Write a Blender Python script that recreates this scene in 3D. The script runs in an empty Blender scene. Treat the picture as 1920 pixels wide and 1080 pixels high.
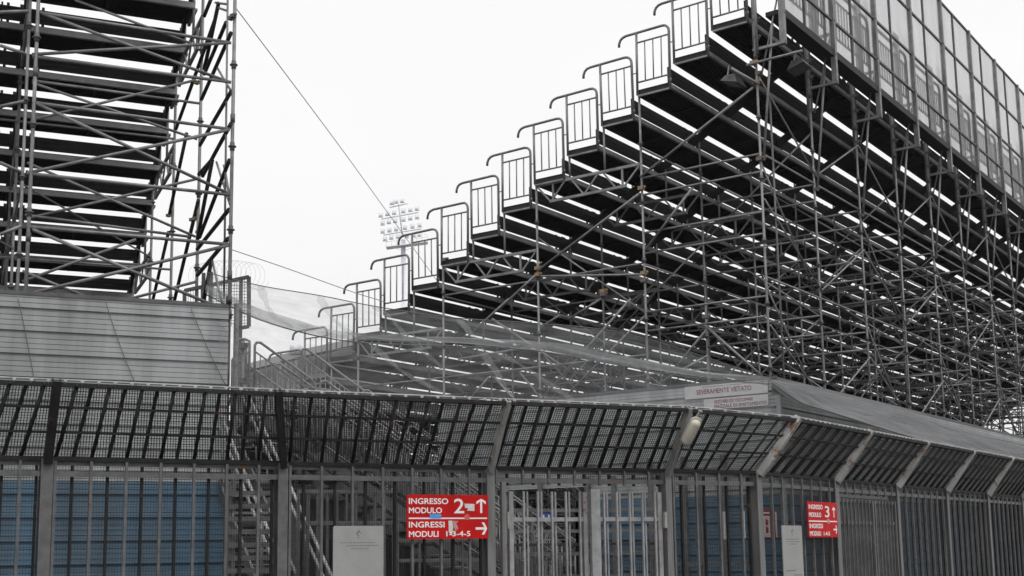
import bpy, math, random
from mathutils import Vector as V, Matrix
from math import sin, cos, radians, pi
random.seed(7)
S = bpy.context.scene
COL = S.collection
# ------------------------------------------------------------------ camera
U = .83                                    # one row of the stand, metres
F_, YAW, PIT, ROL = 2331.59, -.927654, .1468432, -.0107787
CAM = V((-25.13816*U, -11.89851*U, 1.65))
PX, PY = 893.106, 674.122
cy_, sy_, cp_, sp_ = cos(YAW), sin(YAW), cos(PIT), sin(PIT)
_f = V((-sy_*cp_, cy_*cp_, sp_)); _r0 = V((cy_, sy_, 0)); _u0 = _r0.cross(_f)
_r = _r0*cos(ROL)+_u0*sin(ROL); _u = -_r0*sin(ROL)+_u0*cos(ROL)
cd = bpy.data.cameras.new('camera'); cam = bpy.data.objects.new('camera', cd); COL.objects.link(cam)
cam.matrix_world = Matrix(((_r.x, _u.x, -_f.x, CAM.x), (_r.y, _u.y, -_f.y, CAM.y), (_r.z, _u.z, -_f.z, CAM.z), (0, 0, 0, 1)))
cd.sensor_width = 36; cd.lens = 36*F_/1920; cd.clip_end = 2000; cd.clip_start = .1
cd.shift_x = (960-PX)/1920; cd.shift_y = (PY-540)/1920
S.camera = cam
# ------------------------------------------------------------------ sky and sun
W = bpy.data.worlds.new('World'); S.world = W; W.use_nodes = True
nt = W.node_tree; nt.nodes.clear()
sky = nt.nodes.new('ShaderNodeTexSky'); sky.sky_type = 'NISHITA'; sky.sun_disc = False
SUN_EL, SUN_AZ = radians(48), radians(200)
sky.sun_elevation = SUN_EL; sky.sun_rotation = SUN_AZ; sky.dust_density = 6; sky.air_density = 1
bw = nt.nodes.new('ShaderNodeRGBToBW'); nt.links.new(sky.outputs[0], bw.inputs[0])
m1 = nt.nodes.new('ShaderNodeMath'); m1.operation = 'MULTIPLY'; m1.inputs[1].default_value = .012
nt.links.new(bw.outputs[0], m1.inputs[0])
tc = nt.nodes.new('ShaderNodeTexCoord'); sep = nt.nodes.new('ShaderNodeSeparateXYZ'); nt.links.new(tc.outputs['Generated'], sep.inputs[0])
def mrange(src, a, b, c, d):
    n = nt.nodes.new('ShaderNodeMapRange'); n.interpolation_type = 'SMOOTHSTEP'
    for i, v in enumerate((a, b, c, d)): n.inputs[i+1].default_value = v
    nt.links.new(src, n.inputs[0]); return n.outputs[0]
def add(x, y):
    n = nt.nodes.new('ShaderNodeMath'); n.operation = 'ADD'; nt.links.new(x, n.inputs[0]); nt.links.new(y, n.inputs[1]); return n
cn = nt.nodes.new('ShaderNodeTexNoise'); cn.inputs['Scale'].default_value = 3; cn.inputs['Detail'].default_value = 3
cm = nt.nodes.new('ShaderNodeMapping'); cm.inputs['Scale'].default_value = (1, 1, 3); nt.links.new(tc.outputs['Generated'], cm.inputs[0]); nt.links.new(cm.outputs[0], cn.inputs['Vector'])
low_ = mrange(sep.outputs[2], .02, .36, .865, .955); high_ = mrange(sep.outputs[2], .40, .90, 0, 1.35); cl_ = mrange(cn.outputs['Fac'], .3, .7, -.018, .018)
ad = add(add(add(low_, high_).outputs[0], cl_).outputs[0], m1.outputs[0])
cc = nt.nodes.new('ShaderNodeCombineColor')
mb_ = nt.nodes.new('ShaderNodeMath'); mb_.operation = 'MULTIPLY'; mb_.inputs[1].default_value = 1.005; nt.links.new(ad.outputs[0], mb_.inputs[0])
nt.links.new(ad.outputs[0], cc.inputs[0]); nt.links.new(ad.outputs[0], cc.inputs[1]); nt.links.new(mb_.outputs[0], cc.inputs[2])
bg = nt.nodes.new('ShaderNodeBackground'); bg.inputs[1].default_value = 1.0
nt.links.new(cc.outputs[0], bg.inputs[0])
wo = nt.nodes.new('ShaderNodeOutputWorld'); nt.links.new(bg.outputs[0], wo.inputs[0])
sl = bpy.data.lights.new('sun', 'SUN'); sl.energy = .5; sl.angle = radians(25); sl.color = (1, .97, .93)
so = bpy.data.objects.new('sun', sl); COL.objects.link(so)
sd = V((sin(SUN_AZ)*cos(SUN_EL), cos(SUN_AZ)*cos(SUN_EL), sin(SUN_EL)))
so.rotation_euler = (-sd).to_track_quat('-Z', 'Y').to_euler()
S.view_settings.view_transform = 'Standard'; S.view_settings.look = 'None'; S.view_settings.gamma = 1
S.view_settings.exposure = 0.0
try:
    S.cycles.transparent_max_bounces = 24; S.cycles.volume_bounces = 0
except Exception: pass

# ------------------------------------------------------------------ picture <-> place helpers
FH = V((-sin(YAW), cos(YAW), 0)); RH = V((cos(YAW), sin(YAW), 0)); Z = V((0, 0, 1))
def ray(px, py): return _f+_r*((px-PX)/F_)-_u*((py-PY)/F_)
def at(px, py, D): d = ray(px, py); return CAM+d*(D/d.dot(FH))
def onpl(px, py, P, n): d = ray(px, py); return CAM+d*((P-CAM).dot(n)/d.dot(n))
def onX(px, py, X=0.): return onpl(px, py, V((X, 0, 0)), V((1, 0, 0)))
def onY(px, py, Y): return onpl(px, py, V((0, Y, 0)), V((0, 1, 0)))

# ------------------------------------------------------------------ materials
def nodes(name):
    m = bpy.data.materials.new(name); m.use_nodes = True
    t = m.node_tree; b = t.nodes['Principled BSDF']; return m, t, b
def steel(name, a, b, rough=.5, metal=.4, scale=6., rust=0., rustcol=(.16, .05, .015), bump=.1, streak=False, tint=(1, 1, 1.02), dirt=0.):
    m, t, p = nodes(name)
    tcn = t.nodes.new('ShaderNodeTexCoord')
    src = tcn.outputs['Object']
    if streak:
        mp = t.nodes.new('ShaderNodeMapping'); mp.inputs['Scale'].default_value = (3, 3, .35); t.links.new(src, mp.inputs[0]); src = mp.outputs[0]
    n = t.nodes.new('ShaderNodeTexNoise'); n.inputs['Scale'].default_value = scale; n.inputs['Detail'].default_value = 6; n.inputs['Roughness'].default_value = .65
    t.links.new(src, n.inputs['Vector'])
    r = t.nodes.new('ShaderNodeValToRGB'); r.color_ramp.elements[0].position = .3; r.color_ramp.elements[1].position = .7
    r.color_ramp.elements[0].color = (a*tint[0], a*tint[1], a*tint[2], 1); r.color_ramp.elements[1].color = (b*tint[0], b*tint[1], b*tint[2], 1)
    t.links.new(n.outputs['Fac'], r.inputs[0]); out = r.outputs[0]
    if dirt > 0:
        n3 = t.nodes.new('ShaderNodeTexNoise'); n3.inputs['Scale'].default_value = scale*.23; n3.inputs['Detail'].default_value = 5
        t.links.new(src, n3.inputs['Vector'])
        r3 = t.nodes.new('ShaderNodeMapRange'); r3.inputs[1].default_value = .45; r3.inputs[2].default_value = .7; r3.inputs[3].default_value = 0; r3.inputs[4].default_value = dirt
        t.links.new(n3.outputs['Fac'], r3.inputs[0])
        mx = t.nodes.new('ShaderNodeMixRGB'); mx.inputs[2].default_value = (.06, .058, .055, 1)
        t.links.new(r3.outputs[0], mx.inputs[0]); t.links.new(out, mx.inputs[1]); out = mx.outputs[0]
    if rust > 0:
        n2 = t.nodes.new('ShaderNodeTexNoise'); n2.inputs['Scale'].default_value = 5; n2.inputs['Detail'].default_value = 8; n2.inputs['Roughness'].default_value = .75
        t.links.new(src, n2.inputs['Vector'])
        r2 = t.nodes.new('ShaderNodeMapRange'); r2.inputs[1].default_value = .62-rust*.16; r2.inputs[2].default_value = .68-rust*.14
        t.links.new(n2.outputs['Fac'], r2.inputs[0])
        mx = t.nodes.new('ShaderNodeMixRGB'); mx.inputs[2].default_value = rustcol+(1,)
        t.links.new(r2.outputs[0], mx.inputs[0]); t.links.new(out, mx.inputs[1]); out = mx.outputs[0]
    t.links.new(out, p.inputs['Base Color'])
    rr = t.nodes.new('ShaderNodeMapRange'); rr.inputs[3].default_value = rough-.1; rr.inputs[4].default_value = rough+.15
    t.links.new(n.outputs['Fac'], rr.inputs[0]); t.links.new(rr.outputs[0], p.inputs['Roughness'])
    p.inputs['Metallic'].default_value = metal
    if bump:
        bp = t.nodes.new('ShaderNodeBump'); bp.inputs['Strength'].default_value = bump; bp.inputs['Distance'].default_value = .01
        t.links.new(n.outputs['Fac'], bp.inputs['Height']); t.links.new(bp.outputs[0], p.inputs['Normal'])
    return m
def flat(name, c, rough=.6, metal=0., noise=.15, scale=8.):
    m, t, p = nodes(name)
    tcn = t.nodes.new('ShaderNodeTexCoord')
    n = t.nodes.new('ShaderNodeTexNoise'); n.inputs['Scale'].default_value = scale; n.inputs['Detail'].default_value = 5
    t.links.new(tcn.outputs['Object'], n.inputs['Vector'])
    r = t.nodes.new('ShaderNodeValToRGB')
    r.color_ramp.elements[0].position = .3; r.color_ramp.elements[1].position = .7
    r.color_ramp.elements[0].color = tuple(x*(1-noise) for x in c)+(1,); r.color_ramp.elements[1].color = tuple(min(1, x*(1+noise)) for x in c)+(1,)
    t.links.new(n.outputs['Fac'], r.inputs[0]); t.links.new(r.outputs[0], p.inputs['Base Color'])
    p.inputs['Roughness'].default_value = rough; p.inputs['Metallic'].default_value = metal
    return m
def sheer(name, col, alpha_lo, alpha_hi, scale, translucent=.5, stretch=(1, 1, 1), fold_uv=0, detail=6):
    """cloth or plastic one sees through: alpha is how much of it is material"""
    m = bpy.data.materials.new(name); m.use_nodes = True; t = m.node_tree; t.nodes.clear()
    tcn = t.nodes.new('ShaderNodeTexCoord'); mp = t.nodes.new('ShaderNodeMapping'); mp.inputs['Scale'].default_value = stretch
    t.links.new(tcn.outputs['UV'] if fold_uv else tcn.outputs['Object'], mp.inputs[0])
    n = t.nodes.new('ShaderNodeTexNoise'); n.inputs['Scale'].default_value = scale; n.inputs['Detail'].default_value = detail; n.inputs['Roughness'].default_value = .6
    t.links.new(mp.outputs[0], n.inputs['Vector'])
    r = t.nodes.new('ShaderNodeMapRange'); r.inputs[1].default_value = .3; r.inputs[2].default_value = .7; r.inputs[3].default_value = alpha_lo; r.inputs[4].default_value = alpha_hi
    t.links.new(n.outputs['Fac'], r.inputs[0])
    d = t.nodes.new('ShaderNodeBsdfDiffuse'); d.inputs[0].default_value = col+(1,)
    tl = t.nodes.new('ShaderNodeBsdfTranslucent'); tl.inputs[0].default_value = col+(1,)
    m1 = t.nodes.new('ShaderNodeMixShader'); m1.inputs[0].default_value = translucent
    t.links.new(d.outputs[0], m1.inputs[1]); t.links.new(tl.outputs[0], m1.inputs[2])
    tr = t.nodes.new('ShaderNodeBsdfTransparent'); m2 = t.nodes.new('ShaderNodeMixShader')
    t.links.new(r.outputs[0], m2.inputs[0]); t.links.new(tr.outputs[0], m2.inputs[1]); t.links.new(m1.outputs[0], m2.inputs[2])
    o = t.nodes.new('ShaderNodeOutputMaterial'); t.links.new(m2.outputs[0], o.inputs[0])
    return m
M = {}
M['galv'] = steel('galvanised tube', .13, .24, .5, .4, 9, rust=.0, dirt=.6)
M['galvd'] = steel('weathered tube', .06, .12, .55, .3, 7, rust=.05, dirt=.5)
M['rail'] = steel('guard rail tube', .12, .20, .45, .35, 9, rust=.15, rustcol=(.10, .06, .045), tint=(1.02, .98, .99), dirt=.4)
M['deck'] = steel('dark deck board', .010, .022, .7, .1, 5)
M['lip'] = steel('deck edge beam', .18, .30, .5, .3, 5, tint=(1.02, 1, .97), dirt=.6)
M['truss'] = steel('truss steel', .14, .25, .5, .35, 8, rust=.03, dirt=.6)
for _k in ('deck',): M[_k].node_tree.nodes['Principled BSDF'].inputs['Specular IOR Level'].default_value = .15
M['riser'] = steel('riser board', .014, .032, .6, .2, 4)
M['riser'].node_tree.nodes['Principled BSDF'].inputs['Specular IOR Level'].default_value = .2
M['coupler'] = steel('brass coupler', .14, .28, .5, .4, 20, tint=(1.15, .82, .45))
M['couplerd'] = steel('rusty coupler', .08, .15, .6, .4, 20, tint=(1.1, .9, .8))
M['sheet'] = steel('grey corrugated sheet', .27, .37, .5, .1, 2.4, bump=.08, streak=True, tint=(.97, 1, 1.01), dirt=.40)
M['blue'] = steel('blue corrugated sheet', .95, 1.35, .5, .0, 1.6, bump=.03, streak=True, tint=(.052, .105, .155), dirt=.5)
M['fence'] = steel('dark and back-lit fence steel', .010, .024, .65, 0, 10, rust=.04, dirt=0)  # near-black colour holds the back-lit tone of the overhang bars
M['fence'].node_tree.nodes['Principled BSDF'].inputs['Specular IOR Level'].default_value = .2
M['bar'] = steel('grey fence bar', .075, .15, .6, .15, 12, rust=.06, dirt=.6)
M['bright'] = steel('bare galvanised gate', .22, .36, .55, .25, 10, rust=.05, dirt=.5)
M['post'] = steel('painted post', .11, .21, .6, .1, 5, rust=.10, streak=True, tint=(1, 1, .985), dirt=.8)
M['arm'] = steel('rusty painted arm', .20, .36, .6, .05, 4, rust=.45, streak=False, rustcol=(.13, .060, .030), tint=(1, .985, .94), dirt=.7)
M['wire'] = steel('mesh wire', .02, .04, .6, .3, 10)
M['red'] = flat('red sign enamel', (.47, .006, .006), .55, 0, .14, 5)
M['red'].node_tree.nodes['Principled BSDF'].inputs['Specular IOR Level'].default_value = .15
M['white'] = flat('white lettering', (.80, .76, .76), .45, 0, .05, 30)
M['paper'] = steel('notice board paper', .27, .33, .6, 0, 5, bump=0, tint=(1, 1, .97), dirt=.15)
M['print'] = flat('faded print', (.05, .05, .05), .7, 0, .3, 60)
M['printl'] = flat('faint faded print', (.17, .165, .155), .7, 0, .2, 60)
M['banner'] = flat('white banner', (.46, .455, .46), .6, 0, .12, 4)
M['bannertext'] = flat('dull red lettering', (.20, .075, .085), .6, 0, .25, 12)
M['bluesign'] = flat('blue sign enamel', (.02, .05, .28), .4)
M['lblue'] = flat('light blue sticker', (.05, .30, .75), .4, 0, .3, 60)
M['sticker'] = flat('torn white sticker', (.62, .58, .57), .6, 0, .25, 60)
M['scrape'] = flat('scraped paint', (.45, .22, .22), .6, 0, .6, 90)
M['net'] = sheer('debris net', (.28, .285, .29), .10, .36, 2.0, .35, (6, 3, 1), 1)
M['netd'] = sheer('doubled debris net', (.34, .345, .35), .45, .75, 5.0, .35)
M['cover'] = sheer('grey netting sheet', (.18, .182, .186), .40, .99, 1.0, .1, (1.6, 24, 1), 1, 4)  # lengthwise alpha streaks imitate light and shade of the folds
M['poly'] = sheer('cloudy plastic panel', (.62, .62, .63), .36, .52, 1.2, .85, (2, 2, .4))
M['guy'] = flat('bright guy wire', (.22, .22, .22), .6)
M['cable'] = flat('steel cable', (.09, .09, .09), .6)
M['black'] = flat('black housing', (.02, .02, .022), .45)
M['glass'] = flat('lamp glass', (.05, .05, .05), .2)
M['cream'] = flat('cream lamp cover', (.36, .33, .27), .35, 0, .12, 14)
M['mast'] = flat('haze-paled mast steel', (.62, .63, .66), .6)  # pale colour stands in for haze over the far mast
M['ground'] = steel('asphalt', .04, .065, .9, 0, 20, tint=(1, 1, 1), bump=.3)
M['concrete'] = steel('far concrete', .20, .28, .8, 0, .6, streak=True, tint=(1, 1, 1))
M['roof'] = steel('far roof sheet', .28, .36, .6, 0, .6)

# ------------------------------------------------------------------ mesh builder
class MB:
    def __init__(s): s.v = []; s.f = []; s.uv = None; s.smooth = False
    def box(s, c, ax, ay, az):
        c = V(c); i = len(s.v)
        for z in (-1, 1):
            for x, y in ((-1, -1), (1, -1), (1, 1), (-1, 1)): s.v.append(c+ax*x+ay*y+az*z)
        s.f += [(i, i+3, i+2, i+1), (i+4, i+5, i+6, i+7)]+[(i+k, i+(k+1) % 4, i+4+(k+1) % 4, i+4+k) for k in range(4)]
        return s
    def bbox(s, a, b, xf=None):
        """axis box between corners, corners mapped by xf"""
        i = len(s.v); f = xf or (lambda x, y, z: V((x, y, z)))
        for z in (a[2], b[2]):
            for x, y in ((a[0], a[1]), (b[0], a[1]), (b[0], b[1]), (a[0], b[1])): s.v.append(f(x, y, z))
        s.f += [(i, i+3, i+2, i+1), (i+4, i+5, i+6, i+7)]+[(i+k, i+(k+1) % 4, i+4+(k+1) % 4, i+4+k) for k in range(4)]
        return s
    def bar(s, p, q, w, h=None, ref=Z):
        """rectangular bar p-q: w across, h along the direction closest to ref"""
        p, q = V(p), V(q); d = (q-p); L = d.length
        if L < 1e-6: return s
        d /= L; a = d.cross(V(ref))
        if a.length < .05: a = d.cross(V((1, 0, 0)) if abs(d.x) < .9 else V((0, 1, 0)))
        a.normalize(); b = a.cross(d)
        h = w if h is None else h
        return s.box((p+q)/2, a*(w/2), d*(L/2), b*(h/2))
    def path(s, pts, r, n=7, caps=True):
        pts = [V(p) for p in pts]; s.smooth = True
        d0 = (pts[1]-pts[0]).normalized(); a = d0.cross(Z)
        if a.length < .05: a = d0.cross(V((1, 0, 0)))
        a.normalize(); i0 = len(s.v)
        for k, p in enumerate(pts):
            if k == 0: d = pts[1]-pts[0]
            elif k == len(pts)-1: d = pts[-1]-pts[-2]
            else: d = (pts[k+1]-pts[k]).normalized()+(pts[k]-pts[k-1]).normalized()
            d = d.normalized(); a = (a-d*a.dot(d)).normalized(); b = d.cross(a)
            for j in range(n):
                t = 2*pi*j/n; s.v.append(p+a*(r*cos(t))+b*(r*sin(t)))
        for k in range(len(pts)-1):
            for j in range(n):
                x = i0+k*n+j; y = i0+k*n+(j+1) % n
                s.f.append((x, y, y+n, x+n))
        if caps:
            s.f.append(tuple(i0+j for j in range(n))[::-1]); e = i0+(len(pts)-1)*n; s.f.append(tuple(e+j for j in range(n)))
        return s
    def tube(s, p, q, r=.024, n=7): return s.path([p, q], r, n)
    def prism(s, pts, d):
        """flat polygon pts given thickness vector d"""
        i = len(s.v); n = len(pts); d = V(d)
        s.v += [V(p) for p in pts]+[V(p)+d for p in pts]
        s.f += [tuple(range(i+n-1, i-1, -1)), tuple(range(i+n, i+2*n))]+[(i+k, i+(k+1) % n, i+n+(k+1) % n, i+n+k) for k in range(n)]
        return s
    def grid(s, fn, nu, nv):
        i = len(s.v); s.smooth = True; s.uv = []
        for a in range(nu+1):
            for b in range(nv+1): s.v.append(V(fn(a/nu, b/nv))); s.uv.append((a/nu, b/nv))
        for a in range(nu):
            for b in range(nv):
                x = i+a*(nv+1)+b; s.f.append((x, x+1, x+nv+2, x+nv+1))
        return s
    def build(s, name, mat, parent=None, origin=None):
        me = bpy.data.meshes.new(name)
        o3 = V(origin) if origin is not None else (V((0, 0, 0)))
        if parent is not None: o3 = parent['_o'] if False else V(parent_world.get(parent.name, (0, 0, 0)))
        me.from_pydata([tuple(v-o3) for v in s.v], [], s.f)
        if s.smooth: me.polygons.foreach_set('use_smooth', [len(p.vertices) == 4 for p in me.polygons])
        if s.uv and len(s.uv) == len(s.v):
            ul = me.uv_layers.new(name='UVMap')
            for l in me.loops: ul.data[l.index].uv = s.uv[l.vertex_index]
        me.materials.append(mat)
        ob = bpy.data.objects.new(name, me); COL.objects.link(ob)
        if parent is not None:
            ob.parent = parent; parent_world[ob.name] = tuple(o3)
        else: ob.location = o3; parent_world[ob.name] = tuple(o3)
        return ob
parent_world = {}
def tag(o, label, cat, group=None, kind=None):
    if label: o['label'] = label
    if cat: o['category'] = cat
    if group: o['group'] = group
    if kind: o['kind'] = kind
    return o
def thing(name, loc, label, cat, group=None):
    o = bpy.data.objects.new(name, None); COL.objects.link(o); o.location = V(loc); o.empty_display_size = .3
    parent_world[o.name] = tuple(loc); return tag(o, label, cat, group)
def parts(parent, name, items, mat, fn, cap=92):
    """one mesh per item for the nearest, the rest together as stuff"""
    items = sorted(items, key=lambda it: ((V(it[0])+V(it[1]))/2-CAM).length)
    for it in items[:cap]:
        m = MB(); fn(m, it); m.build(name, mat, parent)
    if items[cap:]:
        m = MB()
        for it in items[cap:]: fn(m, it)
        o = m.build(name, mat, parent); o['kind'] = 'stuff'

# ------------------------------------------------------------------ ground
g = MB(); g.grid(lambda u, v: V((-44+232*u, -58+246*v, 0)), 4, 4); g.smooth = False
tag(g.build('ground', M['ground']), None, None, None, 'structure')

# ------------------------------------------------------------------ grandstands
T0, R = 11.4014, .45351
BAY = 3.1001*U
def guard_rail(xf, k, T0, post_drop=.0):
    y = k*U; z = T0-k*R; m = MB(); rg = random.Random(k+40); tx, ty = rg.uniform(-.012, .012), rg.uniform(-.010, .010); P = lambda a, b: xf(-.03+tx*b, y+a*U+ty*b, z+b+rg.uniform(-.003, .003))
    arc = [P(.504, 1.0), P(.497, 1.07), P(.46, 1.135), P(.395, 1.175), P(.30, 1.193), P(-.66, 1.20), P(-.745, 1.19), P(-.805, 1.155), P(-.845, 1.10), P(-.853, 1.03), P(-.853, -.12)]
    m.path(arc, .027)
    m.tube(P(.02, 1.19), P(.02, -.10), .026)
    m.tube(P(.02, .985), P(-.853, .985), .018); m.tube(P(.02, .16), P(-.853, .16), .018)
    for a in (-.20, -.42, -.64): m.tube(P(a, .985), P(a, .16), .0145, 6)
    m.tube(P(-.853, .81), P(-.98, .81), .012, 5)
    m.box(P(-.853, .05), V((.02, 0, 0)), V((0, .03, 0)), V((0, 0, .03)))
    return m
def grandstand(name, label, xf, T0, nb, ks, xlen, near_extra, dy=0., left=False):
    root = thing(name, xf(0, 0, 0), label, 'grandstand')
    zt = lambda k: T0-k*R
    # decks with ribbed undersides, edge beams, riser boards
    for k in ks:
        z = zt(k); y0, y1 = (k-.82)*U+dy, k*U+dy
        m = MB(); m.bbox((0, y0, z-.045), (xlen, y1, z), xf)
        y = y0+.02
        while y < y1-.06:
            m.bbox((.004, y, z-.068), (xlen-.004, y+.028, z-.0455), xf); y += .062
        m.bbox((.004, y1-.035, z-(.115 if left else .140)), (xlen-.004, y1-.004, z-.0455), xf)
        for j in range(int(xlen/BAY*2)+1):
            m.bbox((j*BAY/2+.01, y0+.01, z-.125), (j*BAY/2+.06, y1-.04, z-.069), xf)
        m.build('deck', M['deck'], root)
        m = MB(); m.bbox((-.01, y0-.045, z-.125), (xlen, y0-.003, z-.025), xf)
        m.bbox((-.01, y0-.060, z-.125), (xlen, y0-.046, z-.108), xf)
        m.build('edge_beam', M['lip'], root)
        m = MB(); yr = y0+.01
        rt_ = z+((.285 if left else .318) if k > 0 else .262)
        m.bbox((.02, yr, z+.045), (xlen, yr+.02, rt_), xf)
        for q in (.06, .12, .20, rt_-z-.024): m.bbox((.02, yr-.012, z+q), (xlen, yr-.0005, z+q+.014), xf)
        for j in range(int(xlen/BAY)+1):
            for o, wq in (((.03, .05),) if j == 0 else ((-.30, .045), (-.06, .14), (.24, .045), (.34, .03))): m.bbox((j*BAY+o, yr+.021, z-.01), (j*BAY+o+wq, yr+.05, z+.345), xf)
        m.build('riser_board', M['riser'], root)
        m = MB(); m.bar(xf(-.035, y0-.02, z-.125), xf(-.035, y1+.0, z-.125), .05, .035)
        m.build('deck_end_bearer', M['truss'], root)
        m = MB(); m.bbox((-.02, y0, z-.10), (-.004, y1, z+.004), xf); m.bbox((-.03, y0, z-.012), (-.021, y1, z+.006), xf)
        m.build('deck_end_cap', M['riser'], root)
    posts, ledg, diag = [], [], []
    lev = [.35+1.17*i for i in range(11)]
    ys = [-1+3*i for i in range(8)]
    for j in range(nb+1):
        x = j*BAY
        for i in ys:
            if i*1 > ks[-1]: continue
            top = zt(max(i, ks[0]))-.10 if i >= 0 else T0+.35
            posts.append((xf(x, i*U, 0), xf(x, i*U, top)))
        # frame-wise ledgers and diagonals between posts
        for a, b in zip(ys[:-1], ys[1:]):
            if b > ks[-1]: continue
            top = zt(b)-.6
            zs = [z for z in (5.66, 6.03, 7.19, 7.60, 8.36, 8.70)] if a == -1 else [1.2, 3.2, 5.2, 7.0]
            if a == -1: zs = [2.2, 3.4]+zs
            for z in zs:
                if left and (j == 0 or a == -1): continue
                if z < top+.4: ledg.append((xf(x, a*U, z), xf(x, b*U, z)))
            z = .3; fl = (a//3+j) % 2
            while z+1.9 < top+1.2:
                if (j > 0 or a == 2) and not (left and j < 2): diag.append((xf(x+.03, (a if fl else b)*U, z), xf(x+.03, (b if fl else a)*U, z+1.9)))
                z += 1.9; fl = not fl
        # lengthwise ledgers and braces
        if j < nb:
            for n, i in enumerate(ys):
                if i > ks[-1]: continue
                top = (zt(i) if i > 0 else T0)-.5
                if left and n < 2: continue
                z = 1.7 if n % 2 == 0 else 2.3
                while z < top:
                    if n < 3 or n % 2: ledg.append((xf(x, i*U, z), xf(x+BAY, i*U, z)))
                    if z+1.3 < top+.5 and (n < 1 or (j+n+int(z)) % 3 == 0):
                        A, B = (x, x+BAY) if (j+n) % 2 else (x+BAY, x)
                        diag.append((xf(A, i*U-.04, z+.15), xf(B, i*U-.04, z+1.45)))
                    if n == 0 and j % 2 == 0 and z+2.3 < top: diag.append((xf(x, i*U+.05, z+2.3), xf(x+BAY, i*U+.05, z)))
                    z += 2.34
    parts(root, 'post', posts, M['galv'], lambda m, it: m.tube(it[0], it[1], .0245, 8), 98)
    parts(root, 'ledger', ledg, M['galv'], lambda m, it: m.tube(it[0], it[1], .021, 6), 95)
    parts(root, 'diagonal_brace', diag, M['galv'], lambda m, it: m.tube(it[0], it[1], .019, 6), 95)
    # lattice girders carrying the decks, short posts on them
    tr, sp = [], []
    for j in range(nb+1):
        for b in range(2, int(ks[-1])-1, 3):
            tr.append((xf(j*BAY, (b+3)*U, 0), xf(j*BAY, b*U, 0), j, b))
            for q in (1, 2):
                k = b+q
                if k >= ks[0]: sp.append((xf(j*BAY, k*U, zt(b+3)-.14), xf(j*BAY, k*U, zt(k)-.10)))
    def truss(m, it):
        j, b = it[2], it[3]; x = j*BAY; zt_ = zt(b+3)-.135; zb = zt_-.385
        P = lambda yy, z: xf(x, yy*U, z)
        m.bar(P(b+2.97, zt_), P(b+.03, zt_), .045, .055); m.bar(P(b+2.60, zb), P(b+.42, zb), .045, .055)
        for (ya, yb) in ((2.97, 2.6), (2.15, 2.6-.06), (1.95, 1.62), (1.2, 1.62-.04), (1.05, .72), (.04, .45)):
            m.bar(P(b+ya, zt_-.02), P(b+yb, zb+.02), .03, .03)
        for yy in (2.5, .52): m.bar(P(b+yy, zt_), P(b+yy, zb), .035, .035)
    parts(root, 'lattice_girder', tr, M['truss'], truss, 90)
    parts(root, 'short_post', sp, M['galv'], lambda m, it: m.tube(it[0], it[1], .0235, 7), 95)
    rk = [(xf(j*BAY, (ks[0]-.5)*U+dy, zt(ks[0]-.5)-.30), xf(j*BAY, (ks[-1]-1)*U+dy, zt(ks[-1]-1)-.30)) for j in range(1, nb+1)]
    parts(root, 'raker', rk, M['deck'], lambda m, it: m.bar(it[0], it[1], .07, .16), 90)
    ro = []
    for p, q in posts:
        z = 1.2
        while z < q.z-.3: ro.append((V((p.x, p.y, z)), V((p.x, p.y, z+.016)))); z += 1.17
    parts(root, 'rosette', ro, M['galvd'], lambda m, it: (m.tube(it[0], it[1], .055, 8), m.tube(it[0]-Z*.05, it[1]+Z*.05, .033, 8)), 90)
    near_extra(root, xf, zt)
    return root

def clamp(m, p, r=.045):
    m.box(p, V((r, 0, 0)), V((0, r, 0)), V((0, 0, r*.7))); m.box(V(p)+V((0, -r*1.3, r*.4)), V((r*.4, 0, 0)), V((0, r*.6, 0)), V((0, 0, r*.4)))

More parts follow.
